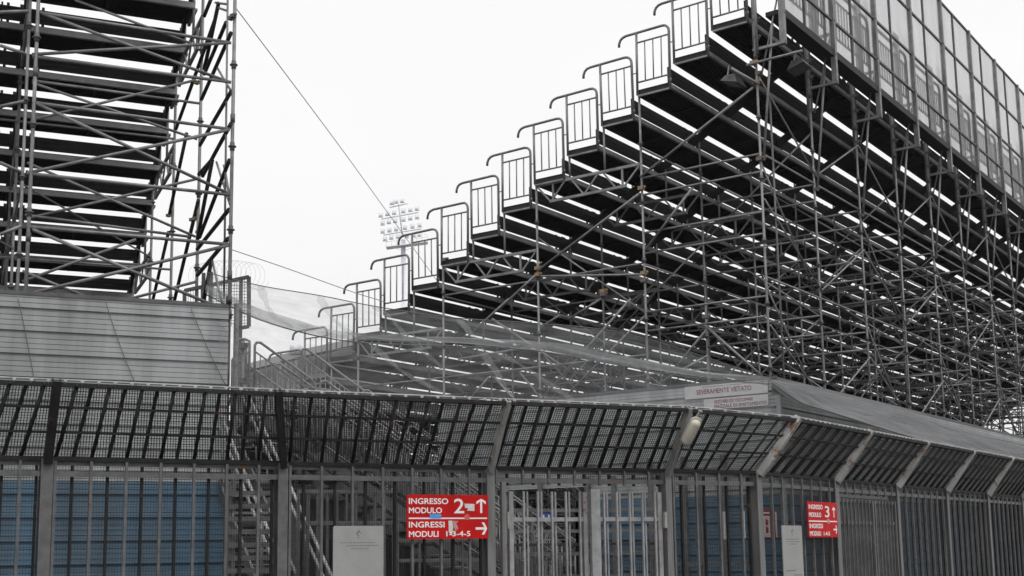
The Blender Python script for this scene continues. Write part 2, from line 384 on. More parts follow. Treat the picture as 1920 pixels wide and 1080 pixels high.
def right_extra(root, xf, zt):
    for k in range(0, 15): guard_rail(xf, k, T0).build('guard_rail', M['rail'], root)
    # big tubes across the end face
    segs = [((560+0, 1080), (806, 850)), ((845, 800), (1505, 300)), ((850, 857), (1520, 845)), ((800, 530), (1500, 30))]
    br = []
    for (a, b), (c, d) in segs[:3]:
        br.append((onX(780+a/3.6, 280+b/3.6, -.06), onX(780+c/3.6, 280+d/3.6, -.06)))
    Zm = lambda x, y, x0=860, y0=560, s=3.177: (x0+x/s, y0+y/s)
    for p, q in ((Zm(500, 590), Zm(1025, 0)), (Zm(60, 220), Zm(300, 0)), (Zm(200, 120), Zm(660, 430)), (Zm(210, 465), Zm(350, 620)), (Zm(60, 610), Zm(180, 465)), (Zm(490, 170), Zm(600, 100)),
                 (Zm(660, 120), Zm(850, 0)), (Zm(1480, 170), Zm(1810, 465)), (Zm(1300, 400), Zm(1480, 180)), (Zm(1200, 500), Zm(1480, 340)), (Zm(0, 360), Zm(480, 280)), (Zm(0, 470), Zm(480, 410)), (Zm(350, 420), (1012, 745))):
        br.append((onX(p[0], p[1], .03), onX(q[0], q[1], .03)))
    br.append((onX(1200, 332, -.06), onX(1412, 164, -.06)))
    br.append((onX(1209, 470, -.06), onX(1300, 350, .03)))
    for p, q in br: MB().tube(p, q, .0245, 8).build('scaffold_tube', M['galv'], root)
    # couplers
    for (a, b, g) in ((1008, 503, 1), (1008.5, 515, 1), (1202, 353, 1), (1207, 512, 1), (1131, 546, 1), (1131, 552, 0), (1412, 118, 1), (1418, 154, 1), (1207, 526, 0), (1323, 594, 0), (1424, 298, 0), (834, 487, 0)):
        m = MB(); clamp(m, onX(a, b, -.03), .05); m.build('coupler', M['coupler' if g else 'couplerd'], root)
    # cantilever arms, props and braces of the back face
    for j in range(14):
        x = j*BAY
        m = MB(); m.bar(xf(x, -.78, 10.71), xf(x, -1.40, 10.71), .05, .05); m.build('cantilever_arm', M['truss'], root)
        m = MB(); m.bar(xf(x+.02, -.85, 11.75), xf(x+.02, -1.35, 11.75), .05, .06)
        m.build('cantilever_arm', M['truss'], root)
        m = MB(); m.tube(xf(x+.05, -.87, 8.60), xf(x+.05, -1.16, 11.15), .024)
        m.tube(xf(x+.05, -.90, 10.2), xf(x+.05, -1.3, 11.7), .018)
        m.build('prop', M['galv'], root)
        for z in (8.6, 10.95, 10.25, 11.3): m = MB(); clamp(m, xf(x+.02, -.85, z), .045); m.build('coupler', M['couplerd'], root)
        if j:
            m = MB(); m.tube(xf(x, -.79, 9.9), xf(x, -.79, 11.9), .03); m.tube(xf(x+.07, -.84, 10.3), xf(x+.07, -.84, 11.8), .02)
            m.build('spliced_post_head', M['galvd'], root)
    # jointed post pairs at the corner
    m = MB(); m.tube(xf(-.03, -.87, 10.6), xf(-.03, -.87, 12.4), .03); m.tube(xf(.05, -.78, 10.4), xf(.05, -.78, 12.4), .024); m.build('spliced_post_head', M['galv'], root)
    m = MB(); m.tube(xf(.62, -.83, 2.2), xf(.55, -.83, 10.0), .020); m.build('scaffold_tube', M['galvd'], root)
    # windscreen at the back: frame posts, rails, cloudy plastic
    yb = -1.66*U
    for j in range(14):
        x = j*BAY
        m = MB(); m.bbox((x-.05, yb-.05, 10.68), (x+.05, yb+.05, 15.26), xf)
        for z in (10.72, 11.3, 12.02, 12.94, 14.05): m.box(xf(x, yb-.055, z), V((.02, 0, 0)), V((0, .008, 0)), V((0, 0, .02)))
        m.build('windscreen_post', M['galv'], root)
        if j < 13:
            m = MB()
            for z in (12.02, 12.94, 14.05, 15.22): m.bbox((x+.053, yb-.025, z-.022), (x+BAY-.053, yb+.025, z+.022), xf)
            m.bbox((x+BAY*.42, yb-.02, 11.42), (x+BAY*.42+.045, yb+.027, 15.19), xf)
            m.build('windscreen_frame', M['galvd'], root)
            m = MB(); m.bbox((x+.053, yb-.03, 11.24), (x+BAY-.053, yb+.03, 11.39), xf); m.bbox((x+.02, yb+.04, 11.30), (x+BAY+.02, yb+.33, 11.385), xf); m.build('windscreen_kickboard', M['riser'], root)
            m = MB(); m.bbox((x+.054, yb+.0285, 11.41), (x+BAY-.054, yb+.0315, 15.2), xf); m.build('windscreen_panel', M['poly'], root)
            # railing on the rear walkway, seen through the plastic
            y = -1.30; m = MB(); xa, xb = x+.12, x+1.58
            m.path([xf(xa, y, 11.4), xf(xa, y, 12.80), xf(xa+.06, y, 12.85), xf(xb-.06, y, 12.85), xf(xb, y, 12.77), xf(xb, y, 11.4)], .03)
            m.tube(xf(xa, y, 12.61), xf(xb, y, 12.61), .02); m.tube(xf(xa, y, 11.78), xf(xb, y, 11.78), .02)
            for q in range(1, 9): m.tube(xf(xa+(xb-xa)*q/9, y, 11.78), xf(xa+(xb-xa)*q/9, y, 12.61), .016, 5)
            xa, xb = x+1.74, x+2.34
            m.path([xf(xa, y, 11.4), xf(xa, y, 12.77), xf(xa+.07, y, 12.85), xf(xb-.12, y, 12.85), xf(xb-.03, y, 12.81), xf(xb, y, 12.7), xf(xb, y, 11.4)], .03)
            m.tube(xf(xa, y, 12.61), xf(xb, y, 12.61), .02); m.tube(xf(xa, y, 11.78), xf(xb, y, 11.78), .02)
            for q in range(1, 4): m.tube(xf(xa+(xb-xa)*q/4, y, 11.78), xf(xa+(xb-xa)*q/4, y, 12.61), .016, 5)
            m.build('walkway_railing', M['galvd'], root)
            m = MB(); m.bbox((x+2.05, -1.15, 11.40), (x+2.42, -1.15+.02, 13.4), xf); m.build('walkway_plate', M['galvd'], root)
idx = lambda x, y, z: V((x, y, z))
stand = grandstand('scaffold_grandstand', 'large stepped scaffold grandstand on the right, guard rails up its open end and cloudy panels along its back',
                   idx, T0, 17, list(range(0, 25)), 17.4*BAY, right_extra)
stand['label'] = 'large stepped scaffold grandstand on the right with guard rails climbing its open end'

TL = radians(22.9)
D1 = RH*cos(TL)+FH*sin(TL); N1 = -RH*sin(TL)+FH*cos(TL)
P2 = at(435, 300, 16.4); P2.z = 0
T0L = T0+2.13*R
def xl(x, y, z): p = P2-D1*x+N1*(y+U); return V((p.x, p.y, z))
def left_extra(root, xf, zt):
    pf = P2; pb = P2+N1*(3*U)
    front = [(78, 25, 433, 155), (60, 102, 433, 80), (75, 24, 425, 79), (61, 106, 433, 154), (60, 192, 430, 242), (64, 192, 431, 364), (53, 324, 430, 243),
             (50, 325, 430, 365), (50, 425, 428, 458), (61, 430, 414, 578), (55, 551, 428, 460), (0, 23, 53, 21), (0, 85, 48, 101), (0, 305, 40, 323), (0, 440, 40, 424), (0, 200, 45, 190), (0, 545, 30, 556)]
    back = [(60, 151, 375, 194), (60, 155, 370, 261), (51, 305, 367, 444), (50, 410, 367, 336), (47, 403, 356, 444), (42, 528, 255, 449), (42, 508, 172, 561), (228, 564, 369, 528), (140, 0, 360, 82), (60, 225, 367, 150)]
    for a, b, c, d in front: MB().tube(onpl(a, b, pf, N1), onpl(c, d, pf, N1), .0235, 8).build('scaffold_tube', M['galv'], root)
    for a, b, c, d in back: MB().tube(onpl(a, b, pb, N1), onpl(c, d, pb, N1), .022, 8).build('scaffold_tube', M['galv'], root)
    # dark slanting struts of the end face
    for a, b, c, d in ((424, 42, 383, 139), (433, 62, 378, 186), (433, 172, 375, 272), (433, 232, 380, 330), (397, 300, 373, 327), (429, 393, 370, 467), (428, 447, 370, 516), (410, 5, 383, 130), (430, 300, 374, 445),
                       (402, 40, 330, 242), (398, 300, 370, 450), (372, 375, 325, 572), (396, 490, 380, 575), (350, 250, 318, 400), (316, 435, 285, 570), (395, 0, 383, 30)):
        MB().tube(onpl(a, b, P2-D1*.03, D1), onpl(c, d, P2-D1*.03, D1), .030, 8).build('end_strut', M['fence'], root)
    for a, b, c, d in ((408, 128, 433, 170), (406, 304, 431, 383), (398, 488, 418, 577), (420, 310, 431, 372), (404, 5, 427, 8), (410, 15, 425, 20)):
        MB().tube(onpl(a, b, P2-D1*.02, D1), onpl(c, d, P2-D1*.02, D1), .018, 7).build('scaffold_tube', M['galv'], root)
    # thin secondary post beside the corner post, splice sleeves
    MB().tube(onpl(420, 560, pf-N1*-.3, N1), onpl(427, 0, pf-N1*-.3, N1), .016, 7).build('scaffold_tube', M['galv'], root)
    for z in (3., 5.2, 7.4, 9.6, 11.8):
        m = MB(); m.tube(xf(0, -U, z), xf(0, -U, z+.12), .034); m.build('coupler', M['galvd'], root); m = MB(); m.tube(xf(2.57, -U, z+.3), xf(2.57, -U, z+.42), .034); m.build('coupler', M['galvd'], root)
    for a, b in ((437, 30), (433, 34), (369, 155), (316, 404), (366, 410), (372, 435), (360, 412)):
        m = MB(); clamp(m, onpl(a, b, P2-D1*.03, D1), .034); m.build('coupler', M['coupler' if a < 373 else 'couplerd'], root)
    for k in range(3, 16):
        z = zt(k); m = MB(); y0 = (k-.98)*U
        m.bbox((-.02, y0-.01, z-.1), (.03, y0+.03, z+.5), xf); m.bbox((-.02, y0+.25, z-.1), (.02, y0+.29, z+.42), xf)
        m.bbox((-.05, y0+.3, z+.36), (.0, y0+.4, z+.41), xf)
        m.build('row_end_upright', M['galvd'], root)
    m = MB(); m.bar(xf(.05, 3.5*U, zt(4)), xf(.05, 14*U, zt(14.5)-.05), .06, .14); m.build('end_stringer', M['deck'], root)
stand2 = grandstand('scaffold_grandstand', 'scaffold grandstand cut off by the left edge, seen from below and behind its dark rows',
                    xl, T0L, 3, list(range(2, 21)), 3*BAY, left_extra, -.16*U, True)

# ------------------------------------------------------------------ corrugated walls
def corr_sheet(name, A, B, z0, z1, n, mat, parent, zref=0.):
    """A,B ground ends; n outward; profile pitch .29"""
    m = MB(); prof = []
    z = zref
    while z < z1+.3:
        prof += [(z, -.042), (z+.030, -.042), (z+.040, 0)]
        for q in (.10, .165, .23): prof += [(z+q-.006, 0), (z+q, -.010), (z+q+.004, 0)]
        prof += [(z+.288, .004)]
        z += .29
    prof = [p for p in prof if z0 <= p[0] <= z1]; prof = [(z0, 0)]+prof+[(z1, 0)]
    i = 0
    for (z, o) in prof:
        m.v += [V((A.x, A.y, z))+n*o, V((B.x, B.y, z))+n*o]
    for i in range(len(prof)-1): m.f.append((2*i, 2*i+1, 2*i+3, 2*i+2))
    k = len(m.v)  # back sheet
    m.v += [V((A.x, A.y, z0))-n*.045, V((B.x, B.y, z0))-n*.045, V((B.x, B.y, z1))-n*.045, V((A.x, A.y, z1))-n*.045]
    m.f.append((k, k+1, k+2, k+3))
    return m.build(name, mat, parent)
def wall_run(root, A, B, n, ztop, zblue, zoff):
    corr_sheet('grey_cladding', A, B, zblue+.004, ztop, n, M['sheet'], root, zoff)
    corr_sheet('blue_cladding', A, B, 0, zblue-.004, n, M['blue'], root, zoff)
    m = MB(); m.bar(V((A.x, A.y, ztop+.025))-n*.02, V((B.x, B.y, ztop+.025))-n*.02, .07, .05); m.build('top_rail', M['galvd'], root)
wl = thing('corrugated_wall', V((P2.x, P2.y, 0)), 'grey over blue corrugated metal wall below the left grandstand', 'wall')
Aw = P2-D1*7.5-N1*.12; Bw = P2-D1*.03-N1*.12
wall_run(wl, Aw, Bw, -N1, 4.79, 2.475, .245)
# perforated corner post and a sagging cable on the sheets
m = MB(); e = Bw+D1*.10-N1*.02
m.bar(V((e.x, e.y, 0)), V((e.x, e.y, 4.85)), .05, .05)
for q in range(60): m.box(V((e.x, e.y, .1+q*.08))-N1*.028+D1*.012*(1 if q % 2 else -1), D1*.008, N1*.004, Z*.012)
m.build('perforated_post', M['galv'], wl)
m = MB(); m.tube(V((Bw.x, Bw.y, 4.84))-N1*.0, V((Bw.x, Bw.y, 4.94)), .04); m.build('post_cap', M['black'], wl)
cab = [((34, 560), (52, 640), (66, 724)), ((198, 564), (222, 650), (258, 728)), ((358, 578), (390, 660), (424, 724))]
for pts in cab:
    P = [onpl(x, y, Bw-N1*.03, N1) for x, y in pts]
    q = [P[0]*(1-t)**2+P[1]*2*t*(1-t)+P[2]*t*t for t in [i/10 for i in range(11)]]
    tag(MB().path(q, .0055, 5).build('hanging_cable', M['cable']), None, 'cable', 'thin cables hanging down the left corrugated wall')
for o, l in zip([o for o in COL.objects if o.name.startswith('hanging_cable')],
                ('thin dark cable hanging down the left wall, nearest the picture edge', 'thin dark cable slanting down the middle of the left corrugated wall', 'thin dark cable slanting down the left wall close to its end post')): o['label'] = l
wr = thing('corrugated_wall', V((0, -U, 0)), 'grey and blue corrugated metal wall turning the corner under the right grandstand', 'wall')
zt_ = 4.5
wall_run(wr, V((-.08, 2.95, 0)), V((-.08, -.97, 0)), V((-1, 0, 0)), zt_, 2.45, .20)
corr_sheet('grey_cladding', V((-.08, 6.75, 0)), V((-.08, 2.96, 0)), 2.72, zt_, V((-1, 0, 0)), M['sheet'], wr, .20)
m = MB(); m.bar(V((-.06, 6.75, 4.525)), V((-.06, 2.96, 4.525)), .07, .05); m.build('top_rail', M['galvd'], wr)
wall_run(wr, V((-.08, -.97, 0)), V((34, -.97, 0)), V((0, -1, 0)), zt_-.02, 2.45, .20)
m = MB(); m.bar(V((-.12, -1.02, 0)), V((-.12, -1.02, 4.44)), .08, .08); m.build('corner_post', M['sheet'], wr)
m = MB()
for y in (5.2, 4.1, 3.0, 2.4, 1.6, .9, .1): m.bar(V((-.14, y, 0)), V((-.14, y, 2.9 if y > 2 else 3.2)), .09, .05)
m.build('wall_stanchion', M['bar'], wr)

# ------------------------------------------------------------------ fence
KP = [V((-16.30, 1.06, 0)), V((-14.197, -.014, 0)), V((-12.204, -.98, 0)), V((-10.124, -1.981, 0)), V((-8.221, -3.077, 0)), V((-6.95, -3.6, 0))]
TP = [V((-16.35, .75, 0)), V((-14.36, -.36, 0)), V((-12.56, -1.28, 0)), V((-10.43, -2.456, 0)), V((-8.494, -3.538, 0)), V((-6.55, -4.0, 0))]
for i in range(1, 9): KP.append(V((-6.95+2.485*i, -3.6, 0))); TP.append(V((-6.95+2.485*i+.42, -4.0, 0)))
ZK, ZT = 2.45, 3.075
GATES = {3: 'main', 6: 'second'}
OVB, FRB, RRB = [], [], []
fence = thing('security_fence', V((-8.2, -3.08, 0)), 'tall barred security fence with a mesh overhang running across the foreground', 'fence')
def kp(i, u): p = KP[i].lerp(KP[i+1], u); return p
def tp(i, u): p = TP[i].lerp(TP[i+1], u); p = V(p); p.z = ZT; return p
LEAN = {0: .05, 1: .05, 2: .035}
def ovb(i, u, v): a = kp(i, u); a.z = ZK; return a.lerp(tp(i, u+LEAN.get(i, 0)), v)
def ov(i, u, v): a = kp(i, u); a.z = ZK; return a.lerp(tp(i, u), v)
for i in range(len(KP)-1):
    A, B = KP[i], KP[i+1]; L = (B-A).length; d = (B-A)/L; n = V((d.y, -d.x, 0))       # n points at the street
    gate = GATES.get(i)
    # overhang bars
    nb = max(3, round(L/.31)); s = L/nb
    m = MB(); on = (tp(i, .5)-ov(i, .5, 0)); on = d.cross(on).normalized()
    if on.dot(n) < 0: on = -on
    for q in range(nb):
        for off, w in ((0.18, 0), (.68, 1)):
            u = (q+off+.05)/nb
            if u > .985-LEAN.get(i, 0)*.7: continue
            bk = on*(-.03 if w else .0)
            OVB.append((ovb(i, u, 0)+bk, ovb(i, u, 1.0)+bk, None if w else V(d)))
    for v, w in ((0.0, .05), (.36, .028), (.70, .028), (1.0, .05)):
        m = MB(); m.bar(ov(i, .0, v)-on*.012*(v > 0), ov(i, 1, v)-on*.012*(v > 0), w, w*.8); m.build('overhang_rail', M['fence'], fence)
    m = MB(); m.tube(ov(i, 0, 1.0)+Z*.055-n*.05, ov(i, 1, 1.0)+Z*.055-n*.05, .011, 6)
    for q in range(nb*2): m.box(ov(i, (q+.5)/(nb*2), 1.0)+Z*.03, V((.012, 0, 0)), V((0, .012, 0)), Z*.02)
    m.build('top_wire', M['bright'], fence)
    # wire mesh of the overhang and of the upright part
    pit = .026 if i < 6 else .05; ww = .0068 if i < 6 else .009
    m = MB(); nv = int(L/pit)
    for q in range(nv+1): m.bar(ov(i, q/nv, 0)-on*.05, ov(i, q/nv, 1)-on*.05, ww, ww*.6)
    H = (ov(i, .5, 1)-ov(i, .5, 0)).length; nh = int(H/pit)
    for q in range(nh+1): m.bar(ov(i, 0, q/nh)-on*.05, ov(i, 1, q/nh)-on*.05, ww, ww*.6)
    m.build('overhang_mesh', M['wire'], fence)
    if True:
        m = MB(); back = -n*.10; ww = .0048 if i < 6 else .007
        zlo, zhi = (.02, ZK) if not gate else (2.30, ZK)
        for q in range(nv+1):
            p = kp(i, q/nv)+back; m.bar(V((p.x, p.y, zlo)), V((p.x, p.y, zhi)), ww, ww*.6, d)
        z = zlo
        while z <= zhi:
            a, b = A+back, B+back; m.bar(V((a.x, a.y, z)), V((b.x, b.y, z)), ww, ww*.6); z += pit
        m.build('mesh_panel', M['wire'], fence)
    # upright bars front and rear
    m = MB(); m2 = MB()
    for q in range(nb):
        for off, w in ((.18, 0), (.68, 1)):
            u = (q+off+.05)/nb
            if u > .985: continue
            p = kp(i, u)+n*(.02 if not w else -.045)
            lo = .05 if not gate else 2.27
            (RRB if w else FRB).append((V((p.x, p.y, lo)), V((p.x, p.y, ZK-.02)), V(d)))
    for z, h, o in ((2.315, .05, .02), (2.415, .045, -.03), (.12, .05, -.03)):
        if gate and z < 1: continue
        a, b = A+n*o+d*.05, B+n*o-d*.05
        if o > 0: a, b = a-n*.012, b-n*.012
        m = MB(); m.bar(V((a.x, a.y, z)), V((b.x, b.y, z)), .03, h); m.build('cross_rail', M['bar'], fence)
    # gates
    if gate:
        u0, u1 = (.10, .965) if gate == 'main' else (.03, .97)
        a, b = kp(i, u0), kp(i, u1); gw = (b-a).length; um = .51 if gate == 'main' else .60
        gm = M['bright'] if gate == 'main' else M['bar']
        for g0, g1 in ((0, um-.01), (um+.01, 1)):
            pa, pb = a.lerp(b, g0), a.lerp(b, g1); m = MB()
            up = lambda p, z: V((p.x, p.y, z))
            big = .10 if gate == 'main' else .06
            wl_, wr_ = (.045, big if g0 == 0 else .04) if g0 == 0 else (.045, .045)
            m.bar(up(pa+d*.025, .06), up(pa+d*.025, 2.20), .045, .05, d); m.bar(up(pb-d*.03, .06), up(pb-d*.03, 2.20), .05, .05, d)
            for z in (1.90 if gate == 'main' else 1.88, 1.05, .12): m.bar(up(pa+d*.05, z), up(pb-d*.055, z), .035, .045)
            if gate != 'main': m.bar(up(pa+d*.05, 2.18), up(pb-d*.055, 2.18), .035, .045)
            gl = m.build('gate_leaf', gm, fence)
            m = MB(); k = max(2, round((pb-pa).length/(.19 if gate == 'main' else .16)))
            for q in range(1, k+1):
                p = pa.lerp(pb, q/(k+.6))
                m.bar(up(p+n*.027, .08), up(p+n*.027, 2.20), .025, .02, d)
                p2 = p+d*.07-n*.03
                m.bar(up(p2, .08), up(p2, 2.20), .018, .018, d)
            m.build('gate_bars', gm, gl)
            m = MB()
            gp = (pb-pa).length; kq = int(gp/.026)
            for q in range(kq):
                p = pa.lerp(pb, (q+.5)/kq)-n*.05; m.bar(up(p, .1), up(p, 1.62), .004, .003, d)
            z = .1
            while z < 1.62: m.bar(up(pa-n*.05, z), up(pb-n*.05, z), .004, .003); z += .026
            m.bar(up(pa-n*.05, 1.63), up(pb-n*.05, 1.63), .03, .03)
            m.build('gate_mesh', M['wire'], gl)
            if gate != 'main':
                m = MB(); p = pa.lerp(pb, .1); q = pa.lerp(pb, .9)
                m.bar(up(p-n*.03, 2.04), up(q-n*.03, 2.04), .01, .30); m.build('gate_sheet', M['bar'], gl)
        if gate == 'main':
            p = a.lerp(b, .535); m = MB(); m.bar(V((p.x, p.y, .05))+n*.06, V((p.x, p.y, 2.23))+n*.06, .05, .11, d); m.build('closing_stile', M['bright'], fence)
            for uu, s_ in ((.065, 1), (.99, -1)):
                p = kp(i, uu); m = MB(); m.bar(V((p.x, p.y, 0))+n*.04, V((p.x, p.y, 2.30))+n*.04, .055, .05, d); m.build('gate_post', M['post'], fence)
                m = MB(); q = p+d*.045*s_+n*.06; m.bar(V((q.x, q.y, 1.80)), V((q.x, q.y, 1.98)), .045, .03, d); m.build('hinge', M['arm'], fence)
def obar(m, it):
    m.bar(it[0], it[1], .030, .022)
    if it[2] is not None: m.tube(it[1]-it[2]*.012, it[1]+it[2]*.012, .022, 8)
parts(fence, 'overhang_bar', OVB, M['fence'], obar, 97)
parts(fence, 'front_bar', FRB, M['bar'], lambda m, it: m.bar(it[0], it[1], .030, .025, it[2]), 97)
parts(fence, 'rear_bar', RRB, M['fence'], lambda m, it: m.bar(it[0], it[1], .030, .025, it[2]), 97)
for i, (K, T) in enumerate(zip(KP, TP)):
    j = min(i, len(KP)-2); d = (KP[j+1]-KP[j]).normalized(); n = V((d.y, -d.x, 0))
    # upright
    pw = {0: .10, 1: .105, 2: .10, 3: .09, 4: .085, 5: .13, 6: .13}.get(i, .10)
    m = MB(); c = K+n*.04
    m.bar(V((c.x, c.y, 0)), V((c.x, c.y, ZK)), .012, pw, d)
    c2 = K-n*.03; m.bar(V((c2.x, c2.y, 0)), V((c2.x, c2.y, ZK-.003)), .125, .014, d)
    c2 = K-n*.10; m.bar(V((c2.x, c2.y, 0)), V((c2.x, c2.y, ZK-.006)), .012, pw*.9, d)
    m.build('fence_post', M['post'] if i > 2 else M['bar'], fence)
    # arm: a channel leaning out over the street
    P = V((K.x, K.y, ZK-.03))+n*.035; Q = V((T.x, T.y, ZT+.05))
    aw = {1: .075, 2: .06}.get(i, pw*.52)
    m = MB(); ax = (Q-P).normalized(); sd_ = d-ax*d.dot(ax); sd_.normalize(); up_ = ax.cross(sd_)
    if up_.dot(n) < 0: up_ = -up_
    mid = (P+Q)/2; hl = (Q-P).length/2
    m.box(mid+up_*.05, sd_*(aw/2), ax*hl, up_*.006)
    m.box(mid-sd_*(aw/2-.006)+up_*.005, sd_*.005, ax*hl*.998, up_*.039)
    m.box(mid+sd_*(aw/2-.006)+up_*.005, sd_*.005, ax*hl*.998, up_*.039)
    m.build('overhang_arm', M['fence'] if i < 3 else M['arm'], fence)

# ------------------------------------------------------------------ signs
def font_mesh(txt, size, bold=.0, sx=1.):
    cu = bpy.data.curves.new('lettering', 'FONT'); cu.body = txt; cu.size = size; cu.offset = bold*size; cu.extrude = .0015; cu.resolution_u = 4
    ob = bpy.data.objects.new('lettering', cu); COL.objects.link(ob); bpy.context.view_layer.update()
    me = bpy.data.meshes.new_from_object(ob.evaluated_get(bpy.context.evaluated_depsgraph_get()))
    COL.objects.unlink(ob); bpy.data.objects.remove(ob)
    return [(v.co.x*sx, v.co.y, v.co.z) for v in me.vertices], [tuple(p.vertices) for p in me.polygons]
class Board:
    def __init__(s, name, label, cat, O, rt, up, w, h, mat, th=.012, frame=None):
        s.O, s.r, s.u = V(O), V(rt).normalized(), V(up).normalized(); s.n = s.r.cross(s.u)
        s.w, s.h = w, h; m = MB(); s.name = name
        r = .015; pts = [s.p(x, y, 0) for x, y in ((r, 0), (w-r, 0), (w, r), (w, h-r), (w-r, h), (r, h), (0, h-r), (0, r))]
        m.prism(pts, -s.n*th)
        s.root = thing(name, O, label, cat); m.build('panel', mat, s.root)
    def p(s, x, y, z=0): return s.O+s.r*x+s.u*y+s.n*z
    def text(s, t, x, y, size, w=None, mat='white', bold=.014, z=.003):
        v, f = font_mesh(t, size, 0)
        xs = [a[0] for a in v]; k = (w/(max(xs)-min(xs))) if w else 1.; x0 = min(xs)
        m = MB(); bb = bold*size*1.6
        for q, (ox, oy) in enumerate(((0, 0), (-bb, 0), (bb, 0), (0, bb), (0, -bb))):
            i = len(m.v); m.v += [s.p(x+(a[0]-x0)*k+ox, y+a[1]+oy, z+a[2]-q*.00025) for a in v]; m.f += [tuple(i+c for c in g_) for g_ in f]
        return m.build('lettering', M[mat], s.root)
    def rect(s, x0, y0, x1, y1, mat, name='line', z=.003, pts=None):
        P = pts or ((x0, y0), (x1, y0), (x1, y1), (x0, y1)); m = MB(); m.prism([s.p(a, b, z) for a, b in P], -s.n*.002); return m.build(name, M[mat], s.root)
    def arrow(s, cx, cy, L, hd, w, ang, mat='white'):
        c, q = cos(ang), sin(ang); R2 = lambda x, y: (cx+x*c-y*q, cy+x*q+y*c)
        w2 = w/2; k = w*1.25
        pts = [(-w2, -L/2), (w2, -L/2), (w2, L/2-k), (hd, L/2-hd-w*.1), (hd, L/2-hd+k-w*.1), (0, L/2), (-hd, L/2-hd+k-w*.1), (-hd, L/2-hd-w*.1), (-w2, L/2-k)]
        m = MB(); m.prism([s.p(*R2(*a), .003) for a in pts], -s.n*.002); m.build('arrow', M[mat], s.root)
# first red sign, hung on the bars left of the gate
d2 = (KP[3]-KP[2]).normalized(); n2 = V((d2.y, -d2.x, 0))
pl = KP[2]+n2*.085
O = onpl(763, 1011, pl, n2); TLc = onpl(763, 927, pl, n2); BR = onpl(916, 1011, pl, n2)
w_, h_ = (BR-O).length, (TLc-O).length; O.z = O.z
b = Board('entrance_sign', 'red entrance sign reading INGRESSO MODULO 2 hung left of the main gate', 'sign', O, V((BR.x-O.x, BR.y-O.y, 0)), Z, w_, h_, M['red'])
W1, H1 = w_/1170., h_/650.     # units of the enlarged photograph
def T1(b, t, x, y, hgt, wpx, W1, H1, **k): return b.text(t, x*W1, (650-y)*H1, hgt*H1/.70, wpx*W1, **k)
T1(b, 'INGRESSO', 28, 137, 82, 555, W1, H1); T1(b, 'MODULO', 28, 272, 82, 463, W1, H1)
T1(b, 'INGRESSI', 28, 480, 82, 500, W1, H1); T1(b, 'MODULI', 28, 617, 82, 412, W1, H1)
T1(b, '2', 670, 272, 215, 142, W1, H1, bold=.006); T1(b, '1-3-4-5', 555, 612, 75, 345, W1, H1)
b.rect(25*W1, (650-358)*H1, 1150*W1, (650-338)*H1, 'white')
b.arrow(1065*W1, (650-163)*H1, 215*H1, 80*H1, 34*H1, 0); b.arrow(1065*W1, (650-500)*H1, 195*H1, 90*H1, 36*H1, -pi/2)
b.rect(0, 0, 0, 0, 'sticker', 'torn_sticker', .004, [(820*W1, (650-130)*H1), (965*W1, (650-135)*H1), (965*W1, (650-238)*H1), (850*W1, (650-235)*H1), (880*W1, (650-205)*H1), (825*W1, (650-190)*H1)])
b.rect(320*W1, (650-350)*H1, 480*W1, (650-288)*H1, 'lblue', 'blue_sticker', .005)
b.rect(0, 0, 0, 0, 'sticker', 'peeled_sticker', .004, [(585*W1, (650-385)*H1), (640*W1, (650-380)*H1), (650*W1, (650-480)*H1), (635*W1, (650-600)*H1), (590*W1, (650-560)*H1)])
b.rect(0, 0, 0, 0, 'scrape', 'peeled_sticker', .0045, [(652*W1, (650-385)*H1), (735*W1, (650-392)*H1), (700*W1, (650-420)*H1), (725*W1, (650-500)*H1), (690*W1, (650-540)*H1), (655*W1, (650-480)*H1)])
m = MB(); c = b.p(855*W1, (650-330)*H1, .0045)
m.prism([c+b.r*(.032*cos(a))+b.u*(.032*sin(a)) for a in [i*pi/8 for i in range(16)]], -b.n*.001); m.build('faded_sticker', flat('faded round sticker', (.55, .10, .10), .5, 0, .3, 60), b.root)
# second red sign on the side facing the street
pl5 = V((0, -3.72, 0)); n5 = V((0, 1, 0))
O = onY(1517, 1007.5, -3.72); TLc = onY(1514.5, 940, -3.72); BR = onY(1572, 1008, -3.72)
w_, h_ = (BR-O).length, (TLc-O).length
b = Board('entrance_sign', 'smaller looking red entrance sign reading INGRESSO MODULO 3 beside the far gate', 'sign', O, V((1, 0, 0)), Z, w_, h_, M['red'])
W2, H2 = w_/325., h_/410.
def T2(t, x, y, hgt, wpx, **k): return b.text(t, x*W2, (410-y)*H2, hgt*H2/.70, wpx*W2, **k)
T2('INGRESSO', 10, 85, 50, 150); T2('MODULO', 10, 175, 50, 130); T2('INGRESSI', 10, 305, 50, 142); T2('MODULI', 10, 390, 50, 118); T2('3', 185, 175, 130, 48, bold=.006); T2('1-4-5', 160, 390, 45, 68)
b.rect(5*W2, (410-232)*H2, 315*W2, (410-218)*H2, 'white')
b.arrow(285*W2, (410-115)*H2, 125*H2, 45*H2, 20*H2, 0); b.arrow(293*W2, (410-320)*H2, 115*H2, 48*H2, 20*H2, -pi/2)
b.rect(0, 0, 0, 0, 'scrape', 'peeled_sticker', .004, [(205*W2, (410-195)*H2), (232*W2, (410-200)*H2), (228*W2, (410-255)*H2), (210*W2, (410-250)*H2)])
